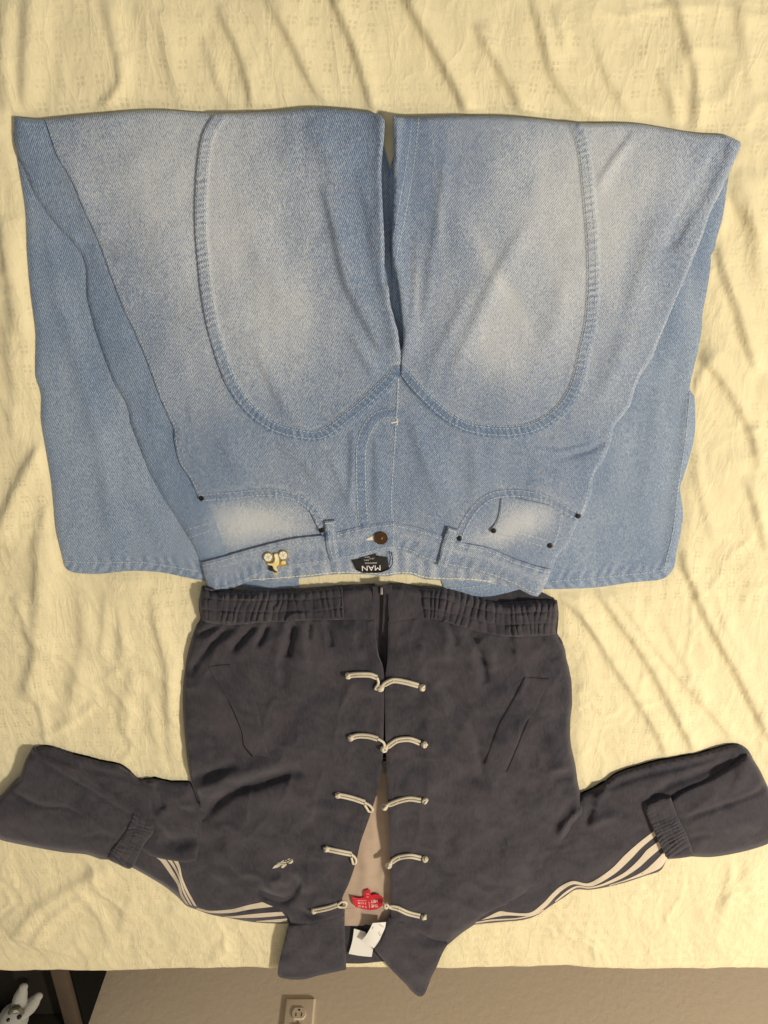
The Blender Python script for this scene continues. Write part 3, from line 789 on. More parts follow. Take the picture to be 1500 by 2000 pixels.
hemR = [(1302,1112),(1260,1119),(1230,1122),(1140,1131),(1074,1136)]
def wearH(X, Y):
    w = np.zeros(X.shape)
    for pl in (smooth(hemL, False, 6), smooth(hemR, False, 6)):
        d, s, al, L = near(X, Y, pl); below = np.where((Y > 1085), 1, 0)
        w += below*.30*np.exp(-((d-9)/10)**2)*np.sin(2*math.pi*(al + d*.8)/21 + 1.6*vnoise(al/40, al*0, 5))
    return w
fadeU = lambda X, Y: .11 + .10*fbm(X/70, Y/140, 18, 3) + .10*np.exp(-((X-1348)/14)**2)
for nm, pts, zf in (('lower_leg', UND_L, zUL), ('lower_leg', UND_R, zUR)):
    panel(nm, pts, zf, jeans, DEN_U, sp=8, rnd=None, fade=fadeU, extra=wearH, bottom=.6, label='blue lower leg folded under, hem showing')
stitch(hemL, zUL, jeans, THREAD); stitch(hemR, zUR, jeans, THREAD)
stitch([(1347,770),(1340,850),(1332,905),(1324,960),(1314,1040),(1297,1112)], zUR, jeans, THREAD)
# back waistband seen through the waist opening, and the back rise below it
zB = lambda X, Y: 3.7 + .5*fbm(X/40, Y/60, 22, 3) + .5*np.sin(X/7.0 + 1.5*vnoise(X/30, Y*0, 2))
BWB = [(440,1120,1),(520,1090),(640,1070),(771,1050),(900,1075),(1010,1125),(1000,1148,1),(978,1143),(960,1140),(918,1135),(870,1134),(828,1131),(804,1123),(780,1122),(750,1126),(714,1122),(657,1122),(599,1128),(542,1133),(476,1137),(446,1140,1)]
panel('back_rise', [(440,1128,1),(500,1120),(585,1120,1),(583,1146,1),(545,1150),(490,1149),(452,1146,1)], lambda X, Y: 2.2 + 0*X, jeans, DEN_U, sp=7, thick=2, fade=fadeU)
panel('back_rise', [(858,1120,1),(940,1125),(1020,1140,1),(1011,1158),(945,1168),(900,1160),(867,1149,1)], lambda X, Y: 2.2 + 0*X, jeans, DEN_U, sp=7, thick=2, fade=fadeU)
panel('back_waistband', BWB, zB, jeans, DEN_L, sp=5, thick=2.2, fade=lambda X, Y: .12 + .1*fbm(X/20, Y/20, 3, 2), extra=lambda X, Y: .16*np.sin(X/4.2 + 2*vnoise(X/30, Y*0, 2)))
stitch([(480,1133),(542,1129),(599,1124),(657,1118),(714,1118),(750,1122),(780,1118),(804,1119),(828,1127),(870,1130),(918,1131),(960,1136)], zB, jeans, CREAM_THREAD, L=7, gap=1.2, w=1.1)
stitch([(870,1149),(910,1148),(960,1141)], lambda X, Y: 2.2+0*X, jeans, THREAD)
# side strip of the left leg (wraps round from the back)
SL_EDGE = [(27,228,1),(58,232),(88,233,1)] + [(x+9, y-4) for x, y in SIDE_L[1:]] + [(404,976,1),(424,1027),(446,1086,1),(430,1092),(394,1101,1),(381,1070),(369,1049),(357,1031),(318,974),(291,926),(270,872),(255,830),(246,791),(222,749),(204,701),(186,650),(178,620),(168,575),(165,520),(150,485),(120,452),(90,416),(64,374),(45,326),(31,290)]
den('side_panel', SL_EDGE, -1.8, DEN_U, bottom=4.2, rnd=None)
stitch([(362,1036),(385,1028),(409,1021)], zJo(-1.6), jeans, THREAD); stitch([(368,1050),(390,1043),(414,1035)], zJo(-1.6), jeans, THREAD)
# pocket facings, coin pocket
den('pocket_facing', [(388,968,1),(456,958),(520,952),(570,960),(610,985),(640,1050,1),(571,1060),(499,1077),(436,1094,1),(413,1032)], -2.6, DEN_L, thick=2, sp=5)
stitch([(396,984),(414,1027),(437,1086)], zJp(-2.6), jeans, THREAD, off=-5)
den('pocket_facing', [(895,1066,1),(905,1030),(940,975),(980,960),(1040,962),(1100,985),(1136,1008,1),(1133,1018),(1122,1037),(1110,1064),(1089,1085),(1078,1118,1),(1050,1112),(1005,1097),(954,1077)], -2.6, DEN_R, thick=2, sp=5)
COIN = [(974,966,1),(978,975),(974,1008),(967,1023),(957,1035,1),(964,1043),(1010,1055),(1062,1071),(1080,1077,1),(1089,1056),(1100,1022),(1098,992,1)]
den('coin_pocket', COIN, -.1, DEN_R, thick=2.4, sp=5)
stitch([(972,1032),(1020,1043),(1072,1057)], zJp(-.1), jeans, THREAD); stitch([(966,1041),(1012,1053),(1066,1069)], zJp(-.1), jeans, THREAD)
stitch([(981,976),(978,1008),(971,1024)], zJp(-.1), jeans, THREAD); stitch([(1096,1005),(1090,1040),(1081,1068)], zJp(-.1), jeans, THREAD)
# front panels
LFRONT = [(88,233,1),(180,224),(300,215),(420,221),(548,217),(618,211),(688,215),(727,220),(741,224),(751,236),(750,270),(745,326),(747,396),(751,480),(751,550),(759,563),(762,592),(769,620),(777,648),(780,672),(783,692),(780,733),(780,778),(776,837),(772,903),(769,970),(771,1021,1),(714,1030),(657,1044),(632,1049,1)] + POCK_L[::-1][1:-1] + [(394,981,1)] + SIDE_L[::-1][:-1]
RFRONT = [(768,226,1),(807,228),(912,226),(1016,229),(1132,240),(1233,241),(1287,248),(1356,260),(1420,265),(1446,277,1),(1447,285),(1436,312),(1424,339),(1407,376),(1388,413),(1372,461),(1353,507),(1332,560),(1313,605),(1292,653),(1273,700),(1251,734),(1239,764),(1230,794),(1200,833),(1194,860),(1179,899),(1161,926),(1155,965),(1143,995),(1133,1019,1)] + POCK_R[::-1][1:-1] + [(903,1063,1),(864,1050),(810,1032),(771,1024,1),(764,970),(767,903),(771,837),(774,778),(776,733),(781,694),(788,672),(786,629),(780,572),(776,546),(768,516),(765,476),(768,415),(769,353),(769,292)]
den('front_panel', RFRONT, -.6, DEN_R, bottom=3.2, rnd=(3, .5))
den('front_panel', LFRONT, .5, DEN_L, bottom=3.2, rnd=(3, .6))
# curved thigh panels on top
LTH = SEAM_L and [(420,222,1)] + SEAM_L[1:-1] + [(778,735,1),(780,705),(779,676),(776,650),(768,622),(761,594),(758,566),(750,552),(750,480),(746,396),(744,326),(749,270),(749,238,1),(740,226),(727,221),(688,216),(618,212),(548,218)]
RTH = [(784,734,1)] + SEAM_R[1:-1] + [(1132,242,1),(1016,231),(912,228),(807,230),(769.5,228,1),(770.5,292),(770.5,353),(769.5,415),(767,476),(770,516),(778,548),(782,574),(788,630),(790,672),(786,695)]
den('thigh_panel', LTH, 2.6, DEN_L, thick=2.4, rnd=(2, .5)); den('thigh_panel', RTH, 1.8, DEN_R, thick=2.4, rnd=(2, .5))
for sm, o1, side in ((SEAM_L, 2.6, -1), (SEAM_R, 1.8, -1)):
    stitch(sm, zJp(o1), jeans, THREAD, off=4*side*-1 if sm is SEAM_L else 4)
    stitch(sm, zJp(o1), jeans, THREAD, off=17*side*-1 if sm is SEAM_L else 17)
    stitch(sm, zJp(o1), jeans, THREAD, off=21*side*-1 if sm is SEAM_L else 21, L=4)
# inner-leg seam, fly, pocket rims
stitch([(809,231),(800,307),(780,421),(772,470)], zJp(1.8), jeans, THREAD, off=-4); stitch([(822,231),(814,307),(796,421),(778,500)], zJp(1.8), jeans, THREAD, off=-4)
den('fly_facing', [(777,800,1),(747,801),(723,814),(705,841),(697,871),(696,917),(698,983),(702,1031,1),(771,1019,1),(769,970),(772,903),(776,837)], 1.2, DEN_L, thick=1, rnd=(3, .6), sp=5)
stitch(FLY, zJp(1.2), jeans, THREAD, off=-2); stitch([(776,814),(750,816),(736,826),(722,850),(714,880),(713,917),(715,983),(719,1024)], zJp(1.2), jeans, THREAD)
stitch([(779,740),(778,778),(774,837),(770,903),(766,970),(767,1018)], zJp(1.4), jeans, THREAD, L=6, gap=1.6, w=.9, off=-1.5)
stitch([(764,826),(776,824)], zJp(1.6), jeans, CREAM_THREAD, L=4, gap=.3, w=1.8)
stitch([(776,818),(776,832)], zJp(1.6), jeans, CREAM_THREAD, L=4, gap=.3, w=1.2)
for pk, m in ((POCK_L, 1), (POCK_R, 1)):
    stitch(pk, zJp(.6), jeans, THREAD, off=3.0*m if pk is POCK_L else 3.0); stitch(pk, zJp(.6), jeans, THREAD, off=14.0)
stitch(SIDE_L, zJp(.6), jeans, THREAD, off=3, L=4, gap=3)
stitch([(1412,374),(1388,425),(1371,470),(1350,520),(1322,592),(1290,664),(1262,712),(1242,757),(1226,800)], zJp(-.5), jeans, THREAD, off=-6, L=4, gap=4)
stitch([(1196,845),(1176,900),(1158,940),(1148,985),(1136,1012)], zJp(-.5), jeans, THREAD, off=-5, L=4, gap=4)
# waistbands
den('waistband', [(394,1099,1)] + WB_L_TOP[1:-1] + [(771,1018,1),(773,1045),(771,1074,1)] + WB_L_BOT[1:-1] + [(411,1157,1),(401,1130)], 2.2, DEN_L, thick=2.8, rnd=(4, 1.0), sp=5)
den('waistband', [(768,1021,1)] + WB_R_TOP[1:-1] + [(1077,1113,1),(1060,1152),(1051,1165,1)] + WB_R_BOT[1:-1] + [(768,1074,1)], 1.2, DEN_R, thick=2.8, rnd=(4, 1.0), sp=5)
stitch(WB_L_TOP, zJp(2.2), jeans, THREAD, off=-6); stitch(WB_L_BOT, zJp(2.2), jeans, THREAD, off=-6)
stitch(WB_R_TOP, zJp(1.2), jeans, THREAD, off=-6); stitch(WB_R_BOT, zJp(1.2), jeans, THREAD, off=-6)
stitch([(768,1022),(769,1045),(767,1072)], zJp(2.2), jeans, THREAD)
# belt loops
for pts, m, st in (([(634,1018,1),(654,1017,1),(657,1062),(664,1096,1),(646,1098,1),(638,1070)], DEN_L, ([(640,1024),(644,1065),(651,1094)], [(650,1024),(652,1062),(659,1092)])),
               ([(875,1030,1),(894,1036,1),(885,1071),(871,1109,1),(855,1105,1),(863,1066)], DEN_R, ([(879,1040),(868,1068),(861,1100)], [(889,1040),(880,1070),(867,1103)]))):
    lp = den('belt_loop', pts, 5.0, m, thick=2.6, rnd=(4, 1.2), sp=4, fade=lambda X, Y: .05 + 0*X)
    for q in st: stitch(q, zJp(5.0), jeans, THREAD)
    a, b2 = pts[0], pts[1]; stitch([(a[0]+1, a[1]+4), (b2[0]-1, b2[1]+4)], zJp(5.2), jeans, THREAD, L=3, gap=.4, w=1.3)
# rivets and button
def zat(f, x, y): return float(f(np.array([float(x)]), np.array([float(y)]))[0])
RIV = [(0, .6), (3.4, .6), (3.6, 1.0), (3.0, 1.5), (2.0, 1.6), (1.6, 1.1), (.9, 1.1), (.7, 1.7), (0.01, 1.8)][1:]
for (x, y, o) in ((394, 973, .6), (1129, 1007, .2), (897, 1051, .2), (964, 1036, -.1), (1074, 1065, -.1), (628, 1035, .8)):
    disc_part('rivet', x, y, zat(zJ, x, y) + o - .3, RIV, jeans, IRON, 18)
bt = disc_part('button', 744, 1050, zat(zJ, 744, 1050) + 2.4, [(8.2, 0), (8.8, 1.2), (8.9, 2.0), (8.3, 2.9), (7.4, 2.9), (7.0, 2.5), (5.0, 2.5), (4.6, 3.0), (4.0, 3.0), (3.6, 2.4), (1.8, 2.6), (.6, 3.2), (.02, 3.3)], jeans, BRONZE, 32)
panel('buttonhole', [(714,1055,1),(720,1051),(730,1046),(738,1044,1),(737,1057,1),(726,1055)], zJo(3.1), jeans, CREAM_THREAD, sp=3, thick=.8, rnd=(2, .5))
# brand patch sewn inside the back waistband
zP = lambda X, Y: 6.0 + .4*fbm(X/30, Y/30, 5, 2)
pt = panel('waist_label', [(687,1095,1),(735,1088),(757,1089,1),(760,1110,1),(750,1116),(715,1118),(696,1113,1)], zP, jeans, BLACK, sp=4, thick=.8, rnd=(2, .3), label='black woven label with white MAN lettering')
tb = panel('size_tab', [(704,1082,1),(734,1080,1),(734,1096,1),(706,1096,1)], lambda X, Y: 6.8+0*X, jeans, BLACK, sp=4, thick=.6, rnd=None)
text_part('lettering', 'MAN', 725, 1109, 14.5, 180-2, zP, pt, WHITE_INK, .5, 1.2, 0.0, 1.0)
text_part('lettering', 'SPORTSWEAR', 724.5, 1099.5, 3.6, 180-2, zP, pt, WHITE_INK, .5, 1.05)
for s, y, x in (('EUR 42', 1094, 716), ('USA 32', 1091, 726), ('MEX 32', 1088, 717)): text_part('lettering', s, x, y, 3.0, 180-3, lambda X, Y: 6.8+0*X, tb, WHITE_INK, .4)
C = PX(*np.array([(764.5,1079),(767,1092),(766,1103),(759,1112),(745,1117.5),(728,1118.5),(708,1118),(694,1112)]).T, np.array([.0072]*8))
mesh_obj('label_cord', *tube_pts(C, .0006, 6), BLACK, jeans, 60)

# ------------------------------------------------------------------ enamel pin on the waistband
def build_pin():
    z0 = zat(zJ, 540, 1093) + 3.2
    q = PX(np.array([538.]), np.array([1093.]), np.array([z0/1000]))[0]
    r = root('enamel_pin', 'gold and yellow enamel pin of a cyclist, worn upside down on the waistband', 'pin', tuple(q))
    zf = lambda o: (lambda X, Y: zJ(X, Y) + 3.2 + o)
    K = 80/1500; m = lambda L: [(500 + p[0]*K, 1060 + p[1]*K) + tuple(p[2:]) for p in L]
    SPOKE = simple('pale_spoke', (.50, .52, .40), .3)
    def ring(cx, cy, R, n=22): return [(500 + cx*K + R*K*math.cos(2*math.pi*k/n), 1060 + cy*K + R*K*math.sin(2*math.pi*k/n)) for k in range(n)]
    for (cx, cy) in ((445, 535), (995, 465)):
        w = panel('wheel', ring(cx, cy, 192), zf(1.0), r, GOLD, sp=2.2, thick=1.4, rnd=(1.2, .3))
        panel('tyre', ring(cx, cy, 166), zf(1.25), r, DENAMEL, sp=2.2, thick=.5, rnd=None)
        panel('wheel_disc', ring(cx, cy, 148), zf(1.5), r, WENAMEL, sp=2.2, thick=.5, rnd=None)
        for k in range(3):
            t = k*math.pi/3 + .4; dx, dy = math.cos(t), math.sin(t)
            panel('spoke', m([(cx-140*dx-9*dy, cy-140*dy+9*dx, 1), (cx+140*dx-9*dy, cy+140*dy+9*dx, 1), (cx+140*dx+9*dy, cy+140*dy-9*dx, 1), (cx-140*dx+9*dy, cy-140*dy-9*dx, 1)]), zf(1.7 + .02*k), r, SPOKE, sp=2.2, thick=.2, rnd=None)
    panel('frame', m([(640,420,1),(690,375),(800,375),(840,470),(870,640),(1090,780,1),(1180,800,1),(1160,840,1),(900,860),(700,900),(560,850),(400,790),(390,740,1),(560,735),(660,640),(680,560)]), zf(.9), r, GOLD, sp=2.2, thick=1.2, rnd=(1, .3))
    panel('rider', m([(660,440),(720,400),(780,430),(830,560),(840,690),(830,800),(740,880),(760,960),(800,1040),(720,1010),(640,930),(600,850),(440,800),(440,760),(600,760),(680,690),(700,600)]), zf(1.9), r, YELLOW, sp=2.2, thick=1.0, rnd=(1, .3))
    panel('shirt', m([(665,450),(720,420),(770,470),(790,600),(740,690),(680,700),(700,600)]), zf(2.3), r, WENAMEL, sp=2.2, thick=.5, rnd=None)
    panel('basket', m([(940,670,1),(1060,670),(1100,790,1),(920,790,1)]), zf(1.6), r, YELLOW, sp=2.2, thick=.8, rnd=(1, .3))
    panel('hair', m([(490,900),(540,840),(610,870),(620,960),(700,1050),(780,1095),(680,1090),(600,1030),(520,1040),(480,980)]), zf(1.7), r, DENAMEL, sp=2.2, thick=.8, rnd=(1, .3))
    panel('hat', m([(600,1060,1),(690,1090),(890,1070,1),(720,1190,1)]), zf(1.8), r, YELLOW, sp=2.2, thick=.9, rnd=(1, .3))
build_pin()

# ================================================================== JACKET
JK_FOLDS = [
 ([(452,1222),(420,1250),(392,1282),(370,1320)], -5, 9, 8, .2), ([(440,1222),(405,1255),(380,1300)], 2.5, 8, 8, .3),
 ([(500,1220),(472,1250),(452,1272)], -4.5, 7, 7, .2), ([(524,1218),(512,1245),(500,1264)], -4, 6, 6, .2),
 ([(430,1220),(402,1234),(380,1242)], -3, 6, 6, .2), ([(574,1216),(567,1250),(562,1284)], -5, 8, 7, .2), ([(556,1218),(545,1250),(540,1300)], 2.5, 9, 9, .3),
 ([(606,1212),(603,1232),(603,1250)], -3, 5, 5, .2), ([(634,1212),(643,1235),(648,1264)], -4, 6, 6, .2), ([(592,1214),(590,1250),(600,1310)], 2.4, 10, 10, .3),
 ([(474,1218),(456,1240),(440,1256)], 2.2, 7, 7, .3), ([(548,1270),(552,1310),(554,1345)], -2.4, 9, 12, .3),
 ([(655,1215),(690,1240),(700,1290)], 2, 12, 14, .3), ([(705,1230),(700,1250),(704,1268)], -2.5, 8, 8, .3),
 ([(395,1600),(415,1575),(452,1545),(508,1527),(590,1503)], -7, 12, 14, .2), ([(398,1560),(440,1530),(500,1505),(560,1490)], 4, 14, 18, .3),
 ([(372,1522),(410,1510),(462,1490)], -4, 10, 10, .3), ([(380,1545),(420,1530),(450,1515)], 2.5, 8, 8, .3),
 ([(560,1360),(600,1365),(650,1395)], 1.8, 10, 12, .3), ([(600,1400),(640,1440),(690,1470)], 2, 16, 18, .3), ([(470,1560),(560,1560),(640,1530)], 2.2, 20, 24, .3),
 ([(425,1640),(440,1690),(430,1720)], 2.2, 16, 18, .3), ([(440,1690),(470,1715),(510,1728)], -2, 8, 8, .3),
 ([(500,1735),(525,1750),(560,1756),(578,1740),(574,1716)], -5, 9, 9, .2), ([(530,1730),(548,1718),(565,1730)], 4, 9, 9, .3), ([(556,1700),(590,1710),(600,1745)], 2.4, 9, 12, .3),
 ([(600,1620),(640,1700),(650,1760)], 1.8, 18, 18, .3), ([(570,1770),(600,1785),(640,1790)], -2, 6, 6, .3),
 ([(863,1212),(874,1245),(868,1290)], 3, 10, 12, .3), ([(872,1210),(884,1236),(892,1262)], -3.5, 6, 6, .2),
 ([(912,1232),(932,1262),(943,1298),(950,1335)], -5, 9, 8, .2), ([(925,1232),(952,1262),(966,1310)], 2.6, 10, 12, .3),
 ([(980,1246),(990,1262),(1004,1276)], -1.3, 8, 8, .3), ([(1030,1246),(1040,1258),(1052,1264)], -1.3, 8, 8, .3), ([(1000,1244),(1020,1270),(1060,1290)], 2, 9, 9, .3),
 ([(1074,1270),(1080,1279),(1084,1290)], -1.8, 9, 9, .3), ([(1060,1250),(1078,1256),(1092,1268)], 2, 7, 7, .3),
 ([(858,1330),(886,1372),(912,1402),(930,1440),(940,1490),(952,1540)], -3, 9, 10, .25), ([(842,1330),(870,1390),(905,1430),(925,1470)], 3, 12, 14, .3),
 ([(1000,1270),(985,1330),(970,1380)], 2, 22, 24, .3), ([(1060,1400),(1085,1450),(1095,1510)], 2.5, 16, 18, .3),
 ([(1075,1526),(1100,1515),(1128,1517)], -2.4, 9, 12, .2), ([(1070,1508),(1100,1500),(1124,1498)], 2.4, 8, 8, .3),
 ([(1090,1638),(1112,1602),(1142,1574)], 3, 6, 6, .2), ([(1098,1648),(1120,1616),(1142,1592)], -2.4, 8, 8, .2), ([(1075,1630),(1095,1595),(1125,1560)], -2, 8, 8, .25), ([(1110,1640),(1135,1620),(1165,1605)], 2.5, 7, 9, .3),
 ([(930,1520),(965,1560),(1000,1610),(1030,1640)], 3, 14, 16, .3), ([(955,1510),(990,1550),(1030,1590)], -2.5, 10, 12, .3), ([(1010,1520),(1050,1570),(1075,1600)], 2.4, 16, 18, .3),
 ([(842,1580),(850,1620),(858,1670)], 2, 10, 14, .3), ([(828,1340),(838,1500),(845,1600)], 1.6, 10, 14, .3), ([(880,1640),(920,1700),(960,1750)], 2, 26, 30, .3),
 ([(985,1660),(1010,1720),(1000,1760)], 1.8, 18, 20, .3),
]
K_CORE = smooth([q for q in JACKET_BODY if not (q[1] > 1800 and q[0] < 880)] , True, 12)
def zK(X, Y):
    d = near(X, Y, K_SIL, True)[0]
    base = 13 + 11*(1 - np.exp(-d/48)) + 3.4*fbm(X/150, Y/150, 32, 3) + 2.1*fbm(X/55, Y/55, 34, 3) + 2.4*np.clip(1-np.abs(fbm(X/70+Y/300, Y/90-X/240, 38, 2)), 0, 1)**5
    base = base + strokes(X, Y, JK_FOLDS, 1.75) - edge_round(d, 12, 10)
    # the gap between the fronts sinks a little towards the opening
    return base
zKo = lambda off: (lambda X, Y: zK(X, Y) + off)
cj = PX(np.array([750]), np.array([1500]), np.array([0]))[0]
jacket = root('jacket', 'dark grey suede-look jacket with cream knotted cord fasteners and striped sleeves', 'jacket', (cj[0], cj[1], 0))
def jk(name, pts, off, mat=SUEDE, **kw):
    kw.setdefault('sp', 4.5)
    return panel(name, pts, zKo(off), jacket, mat, **kw)
# back of the jacket and tan lining seen in the opening
panel('back_panel', [(400,1165,1),(560,1156),(750,1148),(950,1166),(1030,1150),(1082,1168,1),(1090,1300),(1105,1400),(1120,1560),(1050,1700),(900,1800,1),(760,1800),(560,1790),(400,1770,1),(395,1580),(372,1400),(380,1270)], lambda X, Y: 3.2 + .4*fbm(X/60, Y/60, 3, 2), jacket, SUEDE, sp=14, thick=2.4)
LF_ = [([(700,1640),(715,1700),(705,1760)], 2.5, 10, 12, .3), ([(730,1560),(742,1640),(735,1720)], -2.2, 8, 8, .3), ([(680,1700),(720,1704),(762,1712)], 2.2, 8, 8, .2), ([(690,1662),(725,1666),(762,1662)], -1.8, 7, 7, .2), ([(686,1745),(700,1760),(706,1790)], -1.6, 5, 5, .3), ([(675,1786),(700,1783),(722,1776)], -1.4, 4, 4, .2)]
zLn = lambda X, Y: 8.0 + 1.0*fbm(X/40, Y/60, 44, 3) + strokes(X, Y, LF_)
lin = panel('lining', [(715,1480,1),(770,1480,1),(780,1650),(778,1790),(765,1802,1),(752,1801),(732,1805),(704,1808),(673,1808,1),(655,1795),(650,1740),(680,1640)], zLn, jacket, LINING, sp=5, thick=2)
zCo = lambda X, Y: 5.5 + .7*fbm(X/50, Y/40, 46, 3)
panel('back_collar', [(655,1795,1),(704,1800),(770,1796,1),(775,1840),(760,1878,1),(746,1878),(704,1882),(660,1881,1)], zCo, jacket, SUEDE, sp=6, thick=3)
stitch([(676,1775),(700,1774),(722,1778),(745,1776),(758,1774)], zLn, jacket, LINING, L=4, gap=2)
# care tags
zT1 = lambda X, Y: 9.5 + np.clip((1850-Y), 0, 60)*.07
zT2 = lambda X, Y: 15.5 + np.clip((1852-Y), 0, 60)*.14 + 3*np.sin((X-700)/16)
ct = panel('care_tag', [(691.5,1814,1),(713,1820,1),(730,1846,1),(726,1869,1),(704,1867),(681,1863,1),(688,1838)], zT1, jacket, WHITE, sp=3, thick=.35, rnd=None)
ct2 = panel('care_tag', [(728,1803,1),(754,1801,1),(752,1812),(745,1828),(738,1843),(730,1852,1),(705,1838,1),(714,1828),(722,1815)], zT2, jacket, WHITE, sp=3, thick=.35, rnd=None)
for (x, y, s, t) in ((728, 1812, 3.4, 'HM'), (740, 1822, 3.0, 'MI 0'), (742, 1826, 3.6, 'SK')): text_part('lettering', t, x, y, s, 118, zT2, ct2, INK, .35)
C = PX(*np.array([(740,1804.5),(744,1808),(749,1811)]).T, (zT2(np.array([740., 744, 749]), np.array([1804.5, 1808, 1811])) + .4)/1000); mesh_obj('ruled_line', *tube_pts(C, .0003, 5), INK, ct2, 0)
# red neck label
zR = lambda X, Y: 12.2 + .03*(X-717)**2/10 + .5*fbm(X/15, Y/15, 3, 2)
rl = panel('neck_label', [(687.5,1752,1),(700,1754.5),(712,1752),(726,1748.5),(735,1746.5),(747,1752,1),(748,1768,1),(738,1775),(724,1777.5),(708,1775.5),(694,1771),(690,1764,1)], zR, jacket, RED, sp=3, thick=.7, rnd=(2, .4), label='red woven neck label with white lettering')
st_ = panel('size_tab', [(710,1743),(714,1738.5),(723,1738,1),(725.5,1753,1),(711,1754,1)], lambda X, Y: zR(X, Y)+.9, jacket, RED, sp=3, thick=.6, rnd=(2, .4))
text_part('lettering', 'THE', 731.5, 1769, 8.2, 180-6, zR, rl, WHITE_INK, .5, .92, .004); text_part('lettering', 'MET', 731, 1760, 8.2, 180-6, zR, rl, WHITE_INK, .5, .92, .004)
text_part('lettering', 'T A O', 708, 1770.5, 5.2, 180+3, zR, rl, WHITE_INK, .5, 1.25); text_part('lettering', 'S U N', 707, 1764, 5.2, 180+3, zR, rl, WHITE_INK, .5, 1.25)
text_part('lettering', 'COLLECTION', 707, 1759, 2.6, 180, zR, rl, WHITE_INK, .5, 1.1)
C = PX(*np.array([(720.5,1761),(721,1767),(721.5,1773)]).T, np.array([.0131]*3)); mesh_obj('ruled_line', *tube_pts(C, .0003, 5), WHITE_INK, rl, 0)
text_part('lettering', 'M', 718, 1751.5, 4.2, 180-4, lambda X, Y: zR(X, Y)+.9, st_, WHITE_INK, .5); text_part('lettering', 'A L L', 718, 1746.5, 2.8, 180-4, lambda X, Y: zR(X, Y)+.9, st_, WHITE_INK, .5)
# ---- sleeves
SLF_L = [([(275,1524),(290,1530),(304,1528)], 2.5, 4, 6, .2), ([(160,1500),(225,1514),(278,1528),(303,1528)], -2.6, 6, 7, .15), ([(304,1530),(312,1550),(318,1580)], -3, 6, 8, .2), ([(330,1580),(310,1592),(305,1600)], 3, 9, 9, .3),
         ([(312,1632),(345,1645),(382,1634)], -8, 18, 14, .3), ([(300,1600),(325,1612),(335,1640)], 4, 10, 12, .3), ([(345,1575),(365,1572),(385,1574)], 2.2, 6, 6, .3), ([(330,1560),(360,1585),(384,1590)], -2.5, 8, 8, .3),
         ([(350,1690),(352,1730),(366,1760)], 2, 7, 8, .2), ([(430,1790),(480,1782),(540,1784)], 1.6, 8, 8, .3)]
def zSL(X, Y):
    d = near(X, Y, SL, True)[0]
    return 8.5 + 8*(1-np.exp(-d/26)) - edge_round(d, 8, 7) + strokes(X, Y, SLF_L, 1.5) + 1.0*fbm(X/60, Y/60, 51, 3)
SLF_R = [([(1181,1545),(1220,1526),(1276,1509),(1332,1497),(1400,1480)], -2.6, 7, 8, .15), ([(1160,1580),(1172,1555),(1190,1540)], 4, 8, 9, .2), ([(1145,1610),(1152,1585),(1166,1560)], -3.5, 8, 9, .2), ([(1150,1620),(1180,1600),(1215,1590)], 2.5, 8, 10, .3),
         ([(1098,1745),(1122,1724),(1150,1732),(1190,1718)], 2.2, 8, 8, .2), ([(1130,1700),(1180,1680),(1230,1640)], 2, 18, 20, .3), ([(1270,1560),(1300,1535),(1360,1512),(1430,1484)], -3.5, 10, 8, .2)]
def zSR(X, Y):
    d = near(X, Y, SR, True)[0]
    return 8.5 + 9*(1-np.exp(-d/30)) - edge_round(d, 8, 7) + strokes(X, Y, SLF_R, 1.5) + 1.0*fbm(X/60, Y/60, 54, 3)
panel('sleeve', SLV_L, zSL, jacket, SUEDE, sp=4, rnd=None, bottom=.6, label='sleeve folded back over itself, beside the embroidered emblem')
panel('sleeve', SLV_R, zSR, jacket, SUEDE, sp=4, rnd=None, bottom=.6, label='sleeve folded back over itself with three cream stripes')
def ribbon(name, top, bot, zf, off=.9):
    a = smooth(top, False, 5); b2 = smooth(bot, False, 5)[::-1]
    return panel(name, np.vstack([a, b2]), lambda X, Y: zf(X, Y)+off, jacket, STRIPE, sp=4, thick=.5, rnd=None, raw=True)
zRB = lambda X, Y: np.maximum(zSR(X, Y), 2)
zLB = lambda X, Y: np.maximum(zSL(X, Y), 2)
ribbon('sleeve_stripe', [(1279,1622),(1248,1646),(1220,1671),(1192,1699),(1150,1725),(1119,1721),(1097,1730),(1080,1744),(1060,1765),(1034,1783),(992,1782),(976,1780),(952,1791)], [(1284,1630),(1254,1655),(1231,1679),(1200,1707),(1156,1731),(1121,1727),(1101,1737),(1085,1751),(1064,1773),(1036,1788),(992,1788),(974,1790),(940,1797)], zRB)
ribbon('sleeve_stripe', [(1290,1641),(1264,1660),(1248,1679),(1220,1704),(1178,1726),(1150,1733),(1128,1730),(1106,1741),(1084,1760)], [(1296,1652),(1268,1676),(1246,1696),(1214,1716),(1178,1730),(1150,1735.5),(1128,1733.5),(1109,1744),(1085,1762)], zRB)
ribbon('sleeve_stripe', [(1297,1664),(1280,1682),(1258,1701),(1226,1717),(1190,1729)], [(1304,1676),(1290,1695),(1264,1707),(1228,1719),(1190,1730.5)], zRB)
ribbon('sleeve_stripe', [(930,1801),(960,1796),(1010,1793),(1045,1785),(1060,1777)], [(928,1804),(960,1799),(1012,1795),(1046,1787),(1064,1777)], zRB)
ribbon('sleeve_stripe', [(304,1674),(314,1682),(330,1704),(346,1728),(352,1748),(362,1764)], [(308,1673),(322,1678),(338,1702),(351,1726),(357,1748),(368,1768)], zLB)
ribbon('sleeve_stripe', [(324,1676),(338,1694),(350,1718),(357,1742),(370,1766)], [(333,1677),(343,1694),(353,1718),(361,1742),(375,1769)], zLB)
ribbon('sleeve_stripe', [(337,1678),(346,1694),(353,1716),(362,1740),(378,1768)], [(346,1679),(352,1694),(356,1714),(366,1738),(384,1771)], zLB)
